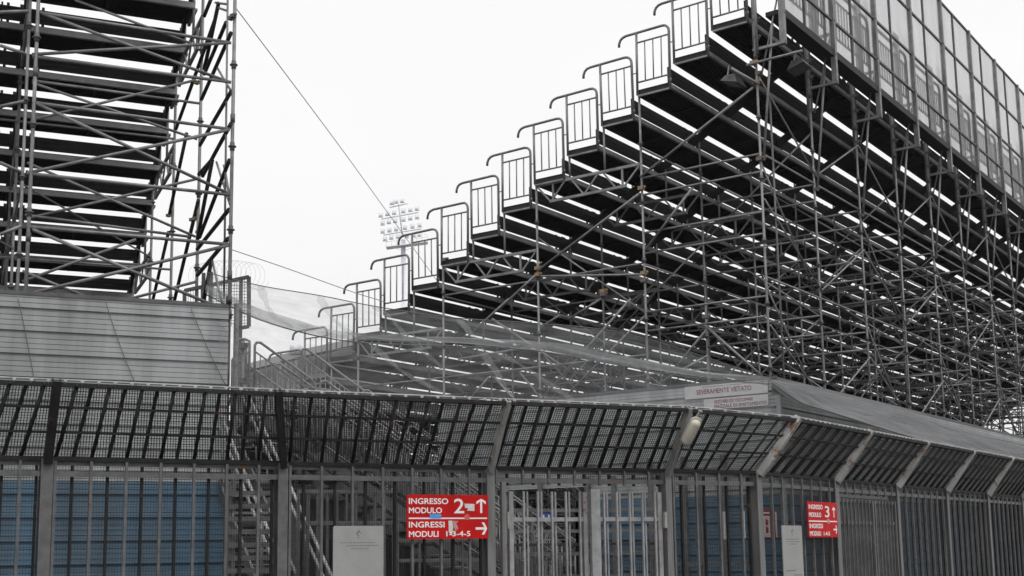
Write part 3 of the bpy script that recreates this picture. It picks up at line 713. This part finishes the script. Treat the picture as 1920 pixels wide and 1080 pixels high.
# notice boards
def notice(O, rt, w, h, label):
    b = Board('notice_board', label, 'notice', O, rt, Z, w, h, M['paper'])
    cx, cy = w*.5, h-.075*1.0
    for q in range(4):
        a0 = q*pi/2
        pts = [(cx+.026*cos(a0), cy+.03*sin(a0)), (cx+.026*cos(a0+pi/2), cy+.03*sin(a0+pi/2)), (cx+.018*cos(a0+pi/2), cy+.021*sin(a0+pi/2)), (cx+.018*cos(a0), cy+.021*sin(a0))]
        if q != 3: b.rect(0, 0, 0, 0, 'print', 'emblem', .002, pts)
    b.rect(cx-.02, cy-.048, cx+.02, cy-.042, 'printl', 'printed_line', .0015)
    rnd = random.Random(3)
    y = h-.17
    for q, (a, c_) in enumerate(((.14, .84), (.25, .88), (.35, .70))):
        x = a*w
        while x < c_*w:
            l = rnd.uniform(.01, .045); b.rect(x, y, min(x+l, c_*w), y+.008, 'printl', 'printed_line', .0015); x += l+.008
        y -= .030
    for q, fy in ((0, .42), (1, .36)):
        x = (.12+.4*q)*w
        while x < (.6+.3*q)*w:
            l = rnd.uniform(.01, .03); b.rect(x, fy*h, x+l, fy*h+.012, 'printl', 'printed_line', .0015); x += l+.01
    return b
p1, p2 = onpl(625, 986, pl, n2), onpl(719, 986, pl, n2); w_ = (p2-p1).length
notice(V((p1.x, p1.y, p1.z-.95)), V((p2.x-p1.x, p2.y-p1.y, 0)), w_, .95, 'pale grey notice board fixed to the bars left of the first red sign')
p1, p2 = onY(1466, 985, -3.70), onY(1503, 986, -3.70); w_ = p2.x-p1.x
notice(V((p1.x, -3.70, p1.z-.95)), V((1, 0, 0)), w_, .95, 'narrow looking pale notice board beside the second red sign')
# banners on the end wall
for (pa, pb, pc, txts, lab) in (((1284, 747.5), (1440, 738), (1284, 724), (('SEVERAMENTE VIETATO', .15, .32, .36, .66),), 'white banner reading SEVERAMENTE VIETATO on the grey wall'),
                                ((1320, 767), (1441, 762), (1320, 747), (('SOSTARE OD OCCUPARE', .17, .56, .30, .60), ('PIAZZALE DI SMISTAMENTO', .17, .12, .30, .80)), 'lower white banner about occupying the forecourt, on the grey wall')):
    O = onX(pa[0], pa[1], -.115); E_ = onX(pb[0], pb[1], -.115); Tt = onX(pc[0], pc[1], -.115)
    w_ = O.y-E_.y; h_ = .235 if 'SEVERAMENTE' in lab else .20
    b = Board('banner', lab, 'banner', V((-.115, O.y, (O.z+E_.z)/2)), V((0, -1, 0)), Z, w_, h_, M['banner'], .006)
    for t, x, y, sz, ww in txts: b.text(t, x*w_, y*h_, sz*h_/.70, ww*w_, mat='bannertext', bold=.01)
    if 'SEVERAMENTE' in lab:
        rnd = random.Random(5); x = .22*w_
        while x < .96*w_:
            l = rnd.uniform(.02, .07); b.rect(x, .83*h_, x+l, .83*h_+.012, 'printl', 'printed_line', .002); x += l+.015
# red and white safety sign and white gauge strips on the wall behind the fence
def small(name, label, a, c, X, mat, cat='sign'):
    O = onX(a[0], a[1], X); E_ = onX(c[0], c[1], X)
    return Board(name, label, cat, V((X, O.y, O.z)), V((0, -1, 0)), Z, O.y-E_.y, E_.z-O.z, mat, .01)
q1, q2 = onY(1431, 1010, -2.9), onY(1456, 957, -2.9)
b = Board('safety_sign', 'red and white safety sign with round symbols behind the fence', 'sign', V((q1.x, -2.9, q1.z)), V((1, 0, 0)), Z, q2.x-q1.x, q2.z-q1.z, M['red'])
w_, h_ = b.w, b.h
b.rect(.04*w_, .05*h_, .50*w_, .80*h_, 'white', 'white_field'); b.rect(.88*w_, .05*h_, .96*w_, .95*h_, 'white', 'white_field'); b.rect(.06*w_, .86*h_, .5*w_, .93*h_, 'white', 'white_field')
for q in range(2):
    m = MB(); c = b.p(.27*w_, (.30+.27*q)*h_, .005); m.prism([c+b.r*(.045*cos(a))+b.u*(.045*sin(a)) for a in [i*pi/8 for i in range(16)]], -b.n*.001); m.build('round_symbol', M['red'], b.root)
for x0, x1, y0, y1, lab in ((1356.5, 1361, 1011, 959, 'white graduated strip sign behind the fence, left of the pair'), (1393.5, 1396.5, 1010, 958, 'thin white strip sign behind the fence beside the rusty corner post')):
    small('strip_sign', lab, (x0, y0), (x1, y1), -.6, M['banner'])
q1, q2 = at(1009, 974, 15.6), at(1038, 966, 15.6)
b = Board('toilet_sign', 'small blue sign with two white figures behind the main gate', 'sign', V((q1.x, q1.y, q1.z)), RH, Z, .20, .07, M['bluesign'])
for x in (.07, .135):
    m = MB(); c = b.p(x, .05, .004); m.prism([c+b.r*(.008*cos(a))+b.u*(.008*sin(a)) for a in [i*pi/5 for i in range(10)]], -b.n*.001)
    m.prism([b.p(x-.012, .006, .004), b.p(x+.012, .006, .004), b.p(x+.006, .04, .004), b.p(x-.006, .04, .004)], -b.n*.001); m.build('figure_symbol', M['white'], b.root)

# ------------------------------------------------------------------ lamp on the fence arm
P = at(1306, 786, 13.55); Q = at(1284, 828, 13.7)
ax = (Q-P).normalized(); sx_ = RH-ax*RH.dot(ax); sx_.normalize(); fx = ax.cross(sx_)
if fx.dot(FH) > 0: fx = -fx
lamp = thing('fence_lamp', P, 'cream oval lamp fixed to a rusty fence arm', 'lamp')
def capsule(m, P, Q, wx, wf, n=16, rings=6):
    L = (Q-P); d = L.normalized(); rs = []
    for k in range(rings+1): t = k/rings*pi/2; rs.append((P-d*(wx*.9*cos(t))+d*(wx*.9)*.0, sin(t)))
    rr = [(P+d*(wx*(1-cos(k/rings*pi/2))), sin(k/rings*pi/2)) for k in range(rings+1)]+[(Q-d*(wx*(1-cos(k/rings*pi/2))), sin(k/rings*pi/2)) for k in range(rings, -1, -1)]
    i0 = len(m.v)
    for c, s_ in rr:
        s_ = max(s_, .02)
        for j in range(n): t = 2*pi*j/n; m.v.append(c+sx_*(wx*s_*cos(t))+fx*(wf*s_*sin(t)))
    for k in range(len(rr)-1):
        for j in range(n): m.f.append((i0+k*n+j, i0+k*n+(j+1) % n, i0+(k+1)*n+(j+1) % n, i0+(k+1)*n+j))
    m.smooth = True
m = MB(); capsule(m, P-ax*.035+fx*.01, Q+ax*.035+fx*.01, .066, .026); m.build('base_plate', M['cream'], lamp)
m = MB(); capsule(m, P-ax*.01+fx*.04, Q+ax*.02+fx*.04, .056, .060); m.build('diffuser', flat('lamp diffuser', (.42, .39, .33), .25, 0, .08, 10), lamp)
m = MB(); m.tube(P-ax*.10-fx*.03, P-ax*.01, .014); m.box(P-ax*.10, sx_*.02, ax*.012, fx*.012); m.build('bracket', M['arm'], lamp)
# ------------------------------------------------------------------ floodlights under the grandstand
def floodlight(c, tube, label, tilt):
    r = thing('floodlight', c, label, 'floodlight', 'floodlights hung under the right grandstand')
    a = V((1, 0, 0)); s_ = V((0, 1, 0)); 
    m = MB()
    top = [c+a*x*.15+s_*y*.10+Z*.15 for x, y in ((-1, -1), (1, -1), (1, 1), (-1, 1))]
    bot = [c+a*x*.21+s_*y*.17+Z*(.0+tilt*y) for x, y in ((-1, -1), (1, -1), (1, 1), (-1, 1))]
    i = 0; m.v += bot+top; m.f += [(0, 3, 2, 1), (4, 5, 6, 7)]+[(k, (k+1) % 4, 4+(k+1) % 4, 4+k) for k in range(4)]
    m.build('housing', M['black'], r)
    m = MB(); q = [c+a*x*.18+s_*y*.14+Z*(-.004+tilt*y*.88) for x, y in ((-1, -1), (1, -1), (1, 1), (-1, 1))]; m.prism(q, V((0, 0, -.004))); m.build('glass', M['glass'], r)
    m = MB(); m.bar(c+Z*.1-a*.24, c+Z*.32-a*.16, .03, .01); m.bar(c+Z*.1+a*.24, c+Z*.32+a*.16, .03, .01); m.bar(c+Z*.32-a*.16, c+Z*.32+a*.16, .03, .01); m.build('yoke', M['galvd'], r)
    m = MB(); m.tube(*tube, .025, 8); m.build('bracket_tube', M['galv'], r)
floodlight(onX(1375, 158, .1), (onX(1372, 128, -.1), onX(1420, 156, -.1)), 'black floodlight on a tube left of the corner post', .05)
floodlight(onX(1499, 130, .9), (onX(1400, 122, -.1), onX(1504, 95, -.1)), 'black floodlight on a long tube right of the corner post', -.05)
# ------------------------------------------------------------------ staircases
def staircase(P, dh, wdir, width, rise_run, n, label, rails=(0, 1), module=1.05, matr='galv'):
    """P top front corner of the landing; dh horizontal unit direction going down"""
    r = thing('staircase', V((P.x, P.y, 0)), label, 'staircase', 'metal stairs behind the fence')
    run, rise = .28, .28*rise_run
    e = P+dh*(n*run)-Z*(n*rise)
    for k in (0, 1):
        o = wdir*width*k; m = MB(); m.bar(P+o-Z*.05, e+o-Z*.05, .03, .16); m.build('stringer', M['galvd'], r)
    for i in range(n):
        c = P+dh*(i+.5)*run-Z*(i+1)*rise+wdir*width/2
        m = MB(); m.box(c, wdir*(width/2-.02), dh*.12, Z*.015); m.box(c+dh*.115-Z*.015, wdir*(width/2-.02), dh*.006, Z*.03); m.build('tread', M['lip'], r)
    s_ = (dh*run-Z*rise).normalized(); sl = n*math.hypot(run, rise); nm = max(1, int(sl/module))
    for k in rails:
        o = wdir*width*k
        for q in range(nm):
            a = P+o+s_*(q*sl/nm+.04); b_ = P+o+s_*((q+1)*sl/nm-.05); m = MB()
            m.path([a, a+Z*.95, a+Z*1.01+s_*.03, a+Z*1.05+s_*.10, b_+Z*1.05-s_*.08, b_+Z*1.0-s_*.01, b_+Z*.9, b_], .021)
            m.tube(a+Z*.86, b_+Z*.86, .013); m.tube(a+Z*.14, b_+Z*.14, .013)
            nbl = max(5, int((b_-a).length/.095))
            for t in range(1, nbl): c = a.lerp(b_, t/nbl); m.tube(c+Z*.14, c+Z*.86, .009, 5)
            m.build('handrail', M[matr], r)
    return r
def stair_from(px, py, D, dh, *a, **k):
    p = at(px, py, D)-Z*1.05; return staircase(p, dh, *a, **k)
stair_from(474, 632, 18.2, D1, N1, 1.6, .66, 18, 'widest metal staircase descending to the right beside the left wall', module=1.05)
stair_from(562, 645, 20.2, D1, N1, 1.8, .66, 20, 'metal staircase descending below the lowest guard rails of the right grandstand', module=1.9)
stair_from(596, 704, 17.3, D1, N1, 1.0, .66, 12, 'short metal staircase just behind the dark fence overhang', module=1.4)
stair_from(676, 722, 18.5, D1, N1, 1.2, .66, 14, 'metal staircase descending in the middle behind the fence overhang', module=1.6)
# steep stair coming down towards the camera, beside the wall end
B0, B1 = at(447, 700, 17.4), at(626, 1090, 13.7)
sv = B1-B0; dhc = V((sv.x, sv.y, 0)).normalized(); A0 = at(424, 712, 17.0)
wd = V((A0.x-B0.x, A0.y-B0.y, 0)); wd = (wd-dhc*wd.dot(dhc)); ww_ = .5; wd = V((-dhc.y, dhc.x, 0)); wd = wd if wd.dot(RH) < 0 else -wd
ss = thing('staircase', V((B1.x, B1.y, 0)), 'steep metal stair coming down towards the fence right of the left wall', 'staircase')
n_ = 12
for o in (0, ww_):
    m = MB(); m.bar(B0+wd*o-Z*.95, B1+wd*o-Z*.95, .03, .16); m.build('stringer', M['galvd'], ss)
    for dz, r_ in ((0, .021), (-.20, .019)):
        for a_, b_ in ((.06, .27), (.29, .50), (.52, .73), (.75, 1.)):
            m = MB(); m.tube(B0.lerp(B1, a_)+wd*o+Z*dz, B0.lerp(B1, b_)+wd*o+Z*dz, r_, 7); m.build('handrail', M['bright'], ss)
    for q in (.06, .28, .51, .74, .98):
        c = B0.lerp(B1, q)+wd*o; m = MB(); m.tube(c, c-Z*.95, .018, 7); m.build('baluster', M['galv'], ss)
for q in range(n_):
    c = B0.lerp(B1, (q+.5)/n_)-Z*.95+wd*ww_/2; m = MB(); m.box(c, wd*(ww_/2-.02), dhc*.11, Z*.015); m.build('tread', M['lip'], ss)
m = MB(); st = thing('slatted_barrier', at(470, 900, 13.9), 'slatted metal barrier between the left wall and the steep stair', 'barrier')
st.location.z = 0; parent_world[st.name] = tuple(st.location)
for z in [.1+.142*i for i in range(16)]: m.bar(V(at(430, 900, 13.9).xy.to_3d())+Z*z, V(at(522, 900, 13.9).xy.to_3d())+Z*z, .02, .055)
m.build('slats', M['bar'], st)
m = MB()
for x in (431, 521): p = at(x, 900, 13.95); m.bar(V((p.x, p.y, 0)), V((p.x, p.y, 2.32)), .05, .05)
m.build('uprights', M['bar'], st)
# railing hoops at the wall's end
rl = thing('railing', at(457, 745, 17.4), 'hooped railing at the end post of the left corrugated wall', 'railing')
m = MB()
for x0, x1, y in ((438, 468, 636), (438, 462, 652)):
    a, b_ = at(x0, y, 17.3), at(x1, y, 17.3)
    m.path([a, b_-RH*.06, b_-Z*.03, b_-Z*.12, b_-Z*1.2], .02); m.tube(a-Z*.2, b_-Z*.2, .014)
for x in (444, 450, 456): a = at(x, 650, 17.3); m.tube(a, a-Z*1.1, .01, 5)
a = at(456, 655, 17.2); m.tube(a+Z*.12, a-Z*1.0, .026)
m.build('rail', M['galv'], rl)
m = MB(); clamp(m, at(455.5, 649, 17.15), .05); clamp(m, at(455.5, 714, 17.15), .05); m.build('coupler', M['couplerd'], rl)
# barred screens and cage behind the fence
def screen(label, pts, z1, pitch, rails, mat='bar', nm='barrier', cat='barrier'):
    r = thing(nm, V((pts[0].x, pts[0].y, 0)), label, cat, None)
    for A, B in zip(pts[:-1], pts[1:]):
        L = (B-A).length; n = max(1, round(L/pitch))
        for q in range(n+1): p = A.lerp(B, q/n); mm = MB(); mm.bar(V((p.x, p.y, .02)), V((p.x, p.y, z1)), .028, .028); mm.build('upright', M[mat], r)
        for z in rails: mr = MB(); mr.bar(V((A.x, A.y, z)), V((B.x, B.y, z)), .035, .045); mr.build('rail', M[mat], r)
    return r
g0 = lambda px, D: V((at(px, 900, D).x, at(px, 900, D).y, 0))
screen('inner barred gate seen behind the pale notice board', [g0(560, 14.3), g0(738, 14.6)], 2.28, .115, (.3, 1.9, 2.26))
screen('low cage barrier with many rails behind the first red sign', [g0(745, 15.6), g0(905, 16.0)], 2.0, .30, (.2, .45, .7, .95, 1.2, 1.45, 1.7, 1.95))
screen('turnstile cage with stacked rails behind the main gate', [g0(950, 16.5), g0(1080, 17.0), g0(1235, 16.8)], 2.1, .38, (.3, .6, .9, 1.2, 1.5, 1.8, 2.08))
screen('tall barred screen behind the fence between main gate and corner post', [g0(1262, 16.2), g0(1408, 16.8)], 2.6, .42, (1.35, 2.58))
# grey wide boards in the background between stairs (ticket hut)
hut = thing('ticket_hut', g0(700, 19.5), 'dark grey hut behind the inner barred gate', 'hut')
a, b_ = g0(560, 20.5), g0(880, 21.5); m = MB(); c = (a+b_)/2
hd = (b_-a).normalized(); hn = V((-hd.y, hd.x, 0)); m.box(V((c.x, c.y, 1.2))+hn*1.0, hd*((b_-a).length/2), hn*1.0, Z*1.2); m.build('wall', M['galvd'], hut)
m = MB(); m.box(V((c.x, c.y, 2.45))+hn*1.0, hd*((b_-a).length/2+.15), hn*1.15, Z*.05); m.build('roof', M['lip'], hut)
m = MB()
for q in range(5): p = a.lerp(b_, (q+.5)/5); m.box(V((p.x, p.y, 1.35))-hn*.01, hd*.25, hn*.012, Z*.4)
m.build('window', M['black'], hut)
# mesh-filled frame (gate extension) over the wall end
fr = thing('mesh_frame', at(440, 600, 18.5), 'tilted wire mesh frame standing behind the end of the left grandstand', 'fence')
m = MB(); D = 18.6
cor = [(346, 545), (467, 519), (467, 612), (442, 617), (442, 617)]
for a, b_ in (((346, 545), (467, 519)), ((467, 519), (467, 612)), ((467, 612), (440, 617)), ((452, 523), (449, 740)), ((346, 545), (346, 575)), ((382, 512), (380, 575)), ((396, 510), (395, 575))):
    m.bar(at(*a, D), at(*b_, D), .05, .05, RH)
m.build('frame', M['galvd'], fr)
m = MB()
for q in range(25): x = 348+q*4.8; yt = 545-(x-346)*.215; m.bar(at(x, yt, D), at(x, 612, D), .008, .006, RH)
for q in range(14): m.bar(at(392, 530+q*6, D), at(467, 528+q*6, D), .006, .006)
m.build('wire_mesh', M['wire'], fr)
m = MB(); pts = []
for k in range(260):
    t = k/260; a = t*2*pi*13; c = at(370+t*115, 520-8*sin(t*3.1), 18.4); pts.append(c+RH*(.16*cos(a))+Z*(.20*sin(a))+FH*(.05*cos(a)))
m.path(pts, .0012, 4); tag(m.build('barbed_wire', M['wire']), 'faint coil of barbed wire on the tilted mesh frame', 'barbed wire')

# ------------------------------------------------------------------ nets and cables
def curve(pts):
    """interpolate (px,py,D) control points by arc of px, returns f(t)"""
    P = [at(*p) for p in pts]; n = len(P)-1
    def f(t):
        s_ = min(max(t, 0), 1)*n; k = min(int(s_), n-1); u = s_-k
        p0 = P[max(k-1, 0)]; p1 = P[k]; p2 = P[k+1]; p3 = P[min(k+2, n)]
        return .5*((2*p1)+(p2-p0)*u+(2*p0-5*p1+4*p2-p3)*u*u+(3*p1-p0-3*p2+p3)*u**3)
    return f
top = curve([(388, 512, 17.0), (488, 537, 17.6), (603, 556, 18.2), (700, 575, 18.8), (840, 596, 19.4), (1000, 607, 20), (1150, 622, 20.6), (1290, 660, 21.2), (1443, 712, 21.8)])
low = curve([(388, 545, 16.5), (488, 592, 16.9), (603, 624, 17.3), (700, 636, 17.8), (840, 641, 18.4), (1000, 650, 19), (1150, 676, 19.8), (1290, 700, 20.6), (1443, 714, 21.7)])
bot = curve([(440, 742, 15.2), (520, 750, 15.2), (620, 762, 15.0), (740, 775, 15.0), (860, 785, 15.2), (1010, 790, 15.8), (1150, 795, 16.6), (1290, 790, 17.6), (1440, 790, 19.0)])
def wob(p, u, v, a): return p+FH*(a*sin(u*31+v*3)*sin(v*pi)+a*.6*sin(u*67+v*9+1)*sin(v*pi))+Z*(.3*a*sin(u*47+2*v)*sin(v*pi))
m = MB(); m.grid(lambda u, v: wob(top(u).lerp(low(u), v)-Z*(.10*sin(v*pi)), u, v, .06), 90, 14)
tag(m.build('debris_net', M['net']), 'sheer grey safety net strung from its upper cable between the two grandstands', 'net')
m = MB(); m.grid(lambda u, v: wob(low(u).lerp(bot(u), v)-Z*(.12*sin(v*pi)), u*1.1, v, .10), 90, 16)
tag(m.build('debris_net', sheer('thin debris net', (.24, .243, .25), .09, .30, 2.6, .3, (7, 4, 1), 1)), 'lower sheer net falling from the gathered fold towards the fence top', 'net')
def strip(name, f, w, mat, label, cat, ns=60, ax=Z):
    m = MB(); m.grid(lambda u, v: f(u)+ax*(w*(v-.5)*(.75+.25*sin(u*11))+.008*sin(u*40))+FH*(.03*sin(v*9+u*20)), ns*2, 4)
    return tag(m.build(name, mat), label, cat)
strip('net_fold', lambda t: low(t)-FH*.08+Z*.01, .16, M['netd'], 'bunched fold of netting running across the safety net', 'net')
for k, pts in enumerate((((490, 537, 17.5), (498, 565, 17.4), (520, 600, 17.2), (560, 618, 17.0)), ((600, 556, 18.1), (618, 590, 17.9), (650, 620, 17.6), (690, 640, 17.5)), ((700, 575, 18.7), (735, 600, 18.6), (770, 640, 18.2), (830, 690, 17.9)),
                         ((860, 600, 19.4), (885, 630, 19.0), (905, 660, 18.8), (960, 745, 17.5)), ((700, 650, 17.5), (760, 700, 16.8), (860, 752, 16.2)), ((930, 660, 18.6), (1000, 700, 18.2), (1100, 770, 17.4)))):
    c = curve(pts); strip('net_seam', lambda t: c(t)-FH*.05, .13, M['netd'] if False else sheer('net seam %d' % k, (.34, .345, .35), .18, .4, 6, .35), '', 'net', 24, RH)
labs = ['first short net seam beside the tilted mesh frame', 'net seam hanging in front of the lowest guard rails', 'net seam crossing the middle guard rails of the right stand', 'net seam hanging below the left lattice girders', 'net seam low down behind the dark fence overhang', 'net seam slanting down above the fence lamp side']
for o, l in zip([o for o in COL.objects if o.name.startswith('net_seam')], labs): o['label'] = l; o['group'] = 'overlapping seams of the safety net'
tag(MB().path([top(i/40)+Z*.01 for i in range(41)], .008, 5).build('net_cable', M['cable']), 'upper cable carrying the safety net', 'cable')
tag(MB().path([low(i/40)-Z*.06 for i in range(41)], .010, 5).build('net_cable', M['cable']), 'lower cable under the gathered net fold', 'cable')
def guy(pts, r, label):
    c = curve(pts); return tag(MB().path([c(i/24) for i in range(25)], r*.75, 5).build('guy_cable', M['guy']), label, 'cable')
guy([(443, 16, 16.5), (560, 171, 20), (650, 292, 24), (722, 392, 28), (822, 530, 34)], .010, 'long thin guy cable dropping from the left grandstand past the floodlight mast')
guy([(434, 468, 16.4), (540, 504, 17.6), (660, 547, 18.8), (722, 566, 19.4)], .009, 'thin guy cable from the left corner post to the lowest guard rails')
# covering sheet draped from the right wall to the fence overhang
def ycurve(pts):
    P = [onY(*p) for p in pts]; n = len(P)-1
    def f(t):
        s_ = min(max(t, 0), 1)*n; k = min(int(s_), n-1); u = s_-k
        p0 = P[max(k-1, 0)]; p1 = P[k]; p2 = P[k+1]; p3 = P[min(k+2, n)]
        return .5*((2*p1)+(p2-p0)*u+(2*p0-5*p1+4*p2-p3)*u*u+(3*p1-p0-3*p2+p3)*u**3)
    return f
ctop = ycurve([(1446, 711, -1.05), (1500, 718, -1.05), (1545, 729, -1.05), (1632, 749, -1.05), (1705, 768, -1.05), (1770, 789, -1.05), (1827, 806, -1.05), (1880, 820, -1.05), (1925, 832, -1.05), (1960, 840, -1.05)])
clow = ycurve([(1446, 716, -1.12), (1500, 753, -1.6), (1545, 768, -2.0), (1610, 789, -2.5), (1670, 808, -2.9), (1730, 825, -3.2), (1790, 838, -3.4), (1850, 851, -3.5), (1905, 862, -3.6), (1955, 874, -3.6)])
def cov(u, v):
    p = ctop(u).lerp(clow(u), v); w = sin(min(max(v, 0), 1)*pi)**.7
    k = v*9+u*5
    return p+Z*(w*(-.12+.055*sin(k*2.1+sin(u*6)*1.2)+.042*sin(k*4.7+u*9+1)+.045*sin(v*19+u*5)+.030*sin(v*37+u*9+1)+.010*sin(v*71-u*12+2)+.010*sin(u*60+v*8)))
m = MB(); m.grid(cov, 160, 110)
tag(m.build('netting_sheet', M['cover']), 'grey netting sheet draped from the right wall down over the fence', 'netting sheet')
m = MB(); m.path([clow(i/60)+Z*.0 for i in range(61)], .010, 5)
tag(m.build('sheet_cable', M['cable']), 'dark cable lying along the draped grey netting sheet', 'cable')

# ------------------------------------------------------------------ floodlight mast
DM = 150.
base = at(756, 900, DM); mast = thing('floodlight_mast', V((base.x, base.y, 0)), 'tall stadium floodlight mast far off in the mist', 'floodlight mast')
zx = lambda x, y, dd=0: at(680+x/7.717, 340+y/7.717, DM+dd)
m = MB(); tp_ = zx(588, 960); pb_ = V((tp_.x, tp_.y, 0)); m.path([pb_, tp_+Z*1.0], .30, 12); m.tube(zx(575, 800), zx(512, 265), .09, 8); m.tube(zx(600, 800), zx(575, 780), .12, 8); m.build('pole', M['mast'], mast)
for a, b_ in (((385, 380), (650, 322)), ((270, 548), (808, 450)), ((300, 778), (845, 688))):
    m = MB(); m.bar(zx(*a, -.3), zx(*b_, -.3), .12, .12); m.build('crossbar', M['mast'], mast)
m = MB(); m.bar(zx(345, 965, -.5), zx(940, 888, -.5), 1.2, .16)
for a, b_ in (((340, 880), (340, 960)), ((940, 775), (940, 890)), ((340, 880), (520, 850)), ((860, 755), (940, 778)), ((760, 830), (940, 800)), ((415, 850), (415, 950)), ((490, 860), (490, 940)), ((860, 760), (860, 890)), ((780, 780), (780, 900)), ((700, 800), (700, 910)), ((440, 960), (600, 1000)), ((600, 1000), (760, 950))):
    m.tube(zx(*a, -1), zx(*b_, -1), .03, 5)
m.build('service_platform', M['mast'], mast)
lamps = [(425, 310), (487, 290), (572, 280), (262, 490), (358, 468), (455, 452), (588, 428), (690, 408), (785, 394), (290, 605), (380, 585), (472, 570), (592, 550), (690, 532), (787, 515), (290, 722), (388, 705), (485, 690), (613, 668), (720, 650), (825, 632),
         (325, 835), (415, 812), (512, 800), (640, 790), (740, 780), (820, 770)]
for x, y in lamps:
    c = zx(x, y, -.8); m = MB(); tz = (Z*.9+FH*.35).normalized(); nn = RH.cross(tz).normalized()
    m.box(c, RH*.275, tz*.29, nn*.10)
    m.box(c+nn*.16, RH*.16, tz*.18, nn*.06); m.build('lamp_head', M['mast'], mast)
for k, (x, y0, y1, z0, z1) in enumerate(((46, 2, 6, 3.4, 5.0), (46.4, 9, 12, 4.3, 6.2), (46.2, -3, 0, 2.9, 4.6), (46.3, 14, 17, 3.2, 4.6))):
    m = MB(); m.bbox((x, y0, z0), (x+.03, y1, z1)); o = m.build('tarp', M['sheet'])
    tag(o, ('pale tarp low in the scaffold at the right edge, second from the front', 'highest pale tarp in the far scaffold', 'pale tarp nearest the right picture edge', 'rearmost small pale tarp in the far scaffold')[k], 'tarp', 'pale tarps in the far scaffold')
# ------------------------------------------------------------------ haze
hb = MB(); hb.bbox((-45, -60, -1), (190, 190, 60))
hm = bpy.data.materials.new('misty air'); hm.use_nodes = True; ht = hm.node_tree; ht.nodes.clear()
pv = ht.nodes.new('ShaderNodeVolumePrincipled'); pv.inputs['Color'].default_value = (.97, .97, .98, 1); pv.inputs['Density'].default_value = .00022
ho = ht.nodes.new('ShaderNodeOutputMaterial'); ht.links.new(pv.outputs[0], ho.inputs['Volume'])
tag(hb.build('haze', hm), None, None, None, 'stuff')
m = MB(); m.bbox((-4, 21.5, 0), (50, 21.8, 4.6)); o = m.build('sky_block_wall', M['galvd'])  # added wall that darkens the bright gaps under the stand
tag(o, 'added dark wall blocking the bright sky far under the right grandstand', 'wall')
m = MB(); m.bbox((62, -14, 0), (62.4, 44, 3.4)); o = m.build('boundary_wall', M['concrete'])
tag(o, 'grey boundary wall far behind the scaffold at the right edge', 'wall')
# ------------------------------------------------------------------ distant stand and roofs
far = thing('distant_terrace', g0(560, 48), 'distant grey terrace with a sloping roof beyond the stairs', 'building')
m = MB(); pr = [at(440, 700, 46), at(560, 668, 46), at(690, 640, 46)]; bt = [V((p.x, p.y, 0)) for p in pr]
m.prism([bt[0], bt[2], pr[2], pr[1], pr[0]], FH*10); m.build('wall', M['concrete'], far)
m = MB(); m.bar(at(440, 697, 45.5), at(560, 665, 45.5), .5, .25); m.bar(at(560, 665, 45.5), at(690, 637, 45.5), .5, .25); m.build('roof_edge', M['roof'], far)
m = MB(); c = at(556, 657, 45.4); m.box(c, RH*.22, FH*.2, Z*.16); m.tube(c-Z*.15, c-Z*.6, .05); m.build('roof_lamp', M['mast'], far)
# scaffold of a further stand beyond the end of the right one
fs = thing('far_scaffold', V((40, 6, 0)), 'dense pale scaffold of a further stand showing through at the right edge', 'scaffold')
m = MB(); rnd = random.Random(11)
for i in range(20):
    for j in range(4):
        x, y = 47+j*2.2, -8+i*1.6; m.tube(V((x, y, 0)), V((x, y, 8)), .035, 5)
        for z in (.6, 1.5, 2.4, 3.3, 4.2, 5.1, 6.0, 6.9): m.tube(V((x, y, z)), V((x, y+1.6, z)), .028, 4); m.tube(V((x, y, z)), V((x+2.2, y, z)), .028, 4)
        for z in (.6, 2.4, 4.2, 6): m.tube(V((x, y, z)), V((x, y+1.6, z+1.2)), .025, 4)
m.build('tubes', M['galvd'], fs)
for k in range(9):
    m = MB(); m.bbox((58+k*.6, -12, .3+k*.62), (58.6+k*.6, 40, .80+k*.62)); m.build('sky_block_row', M['deck'], fs)  # added dark mass, leaves only specks of white sky behind the scaffold
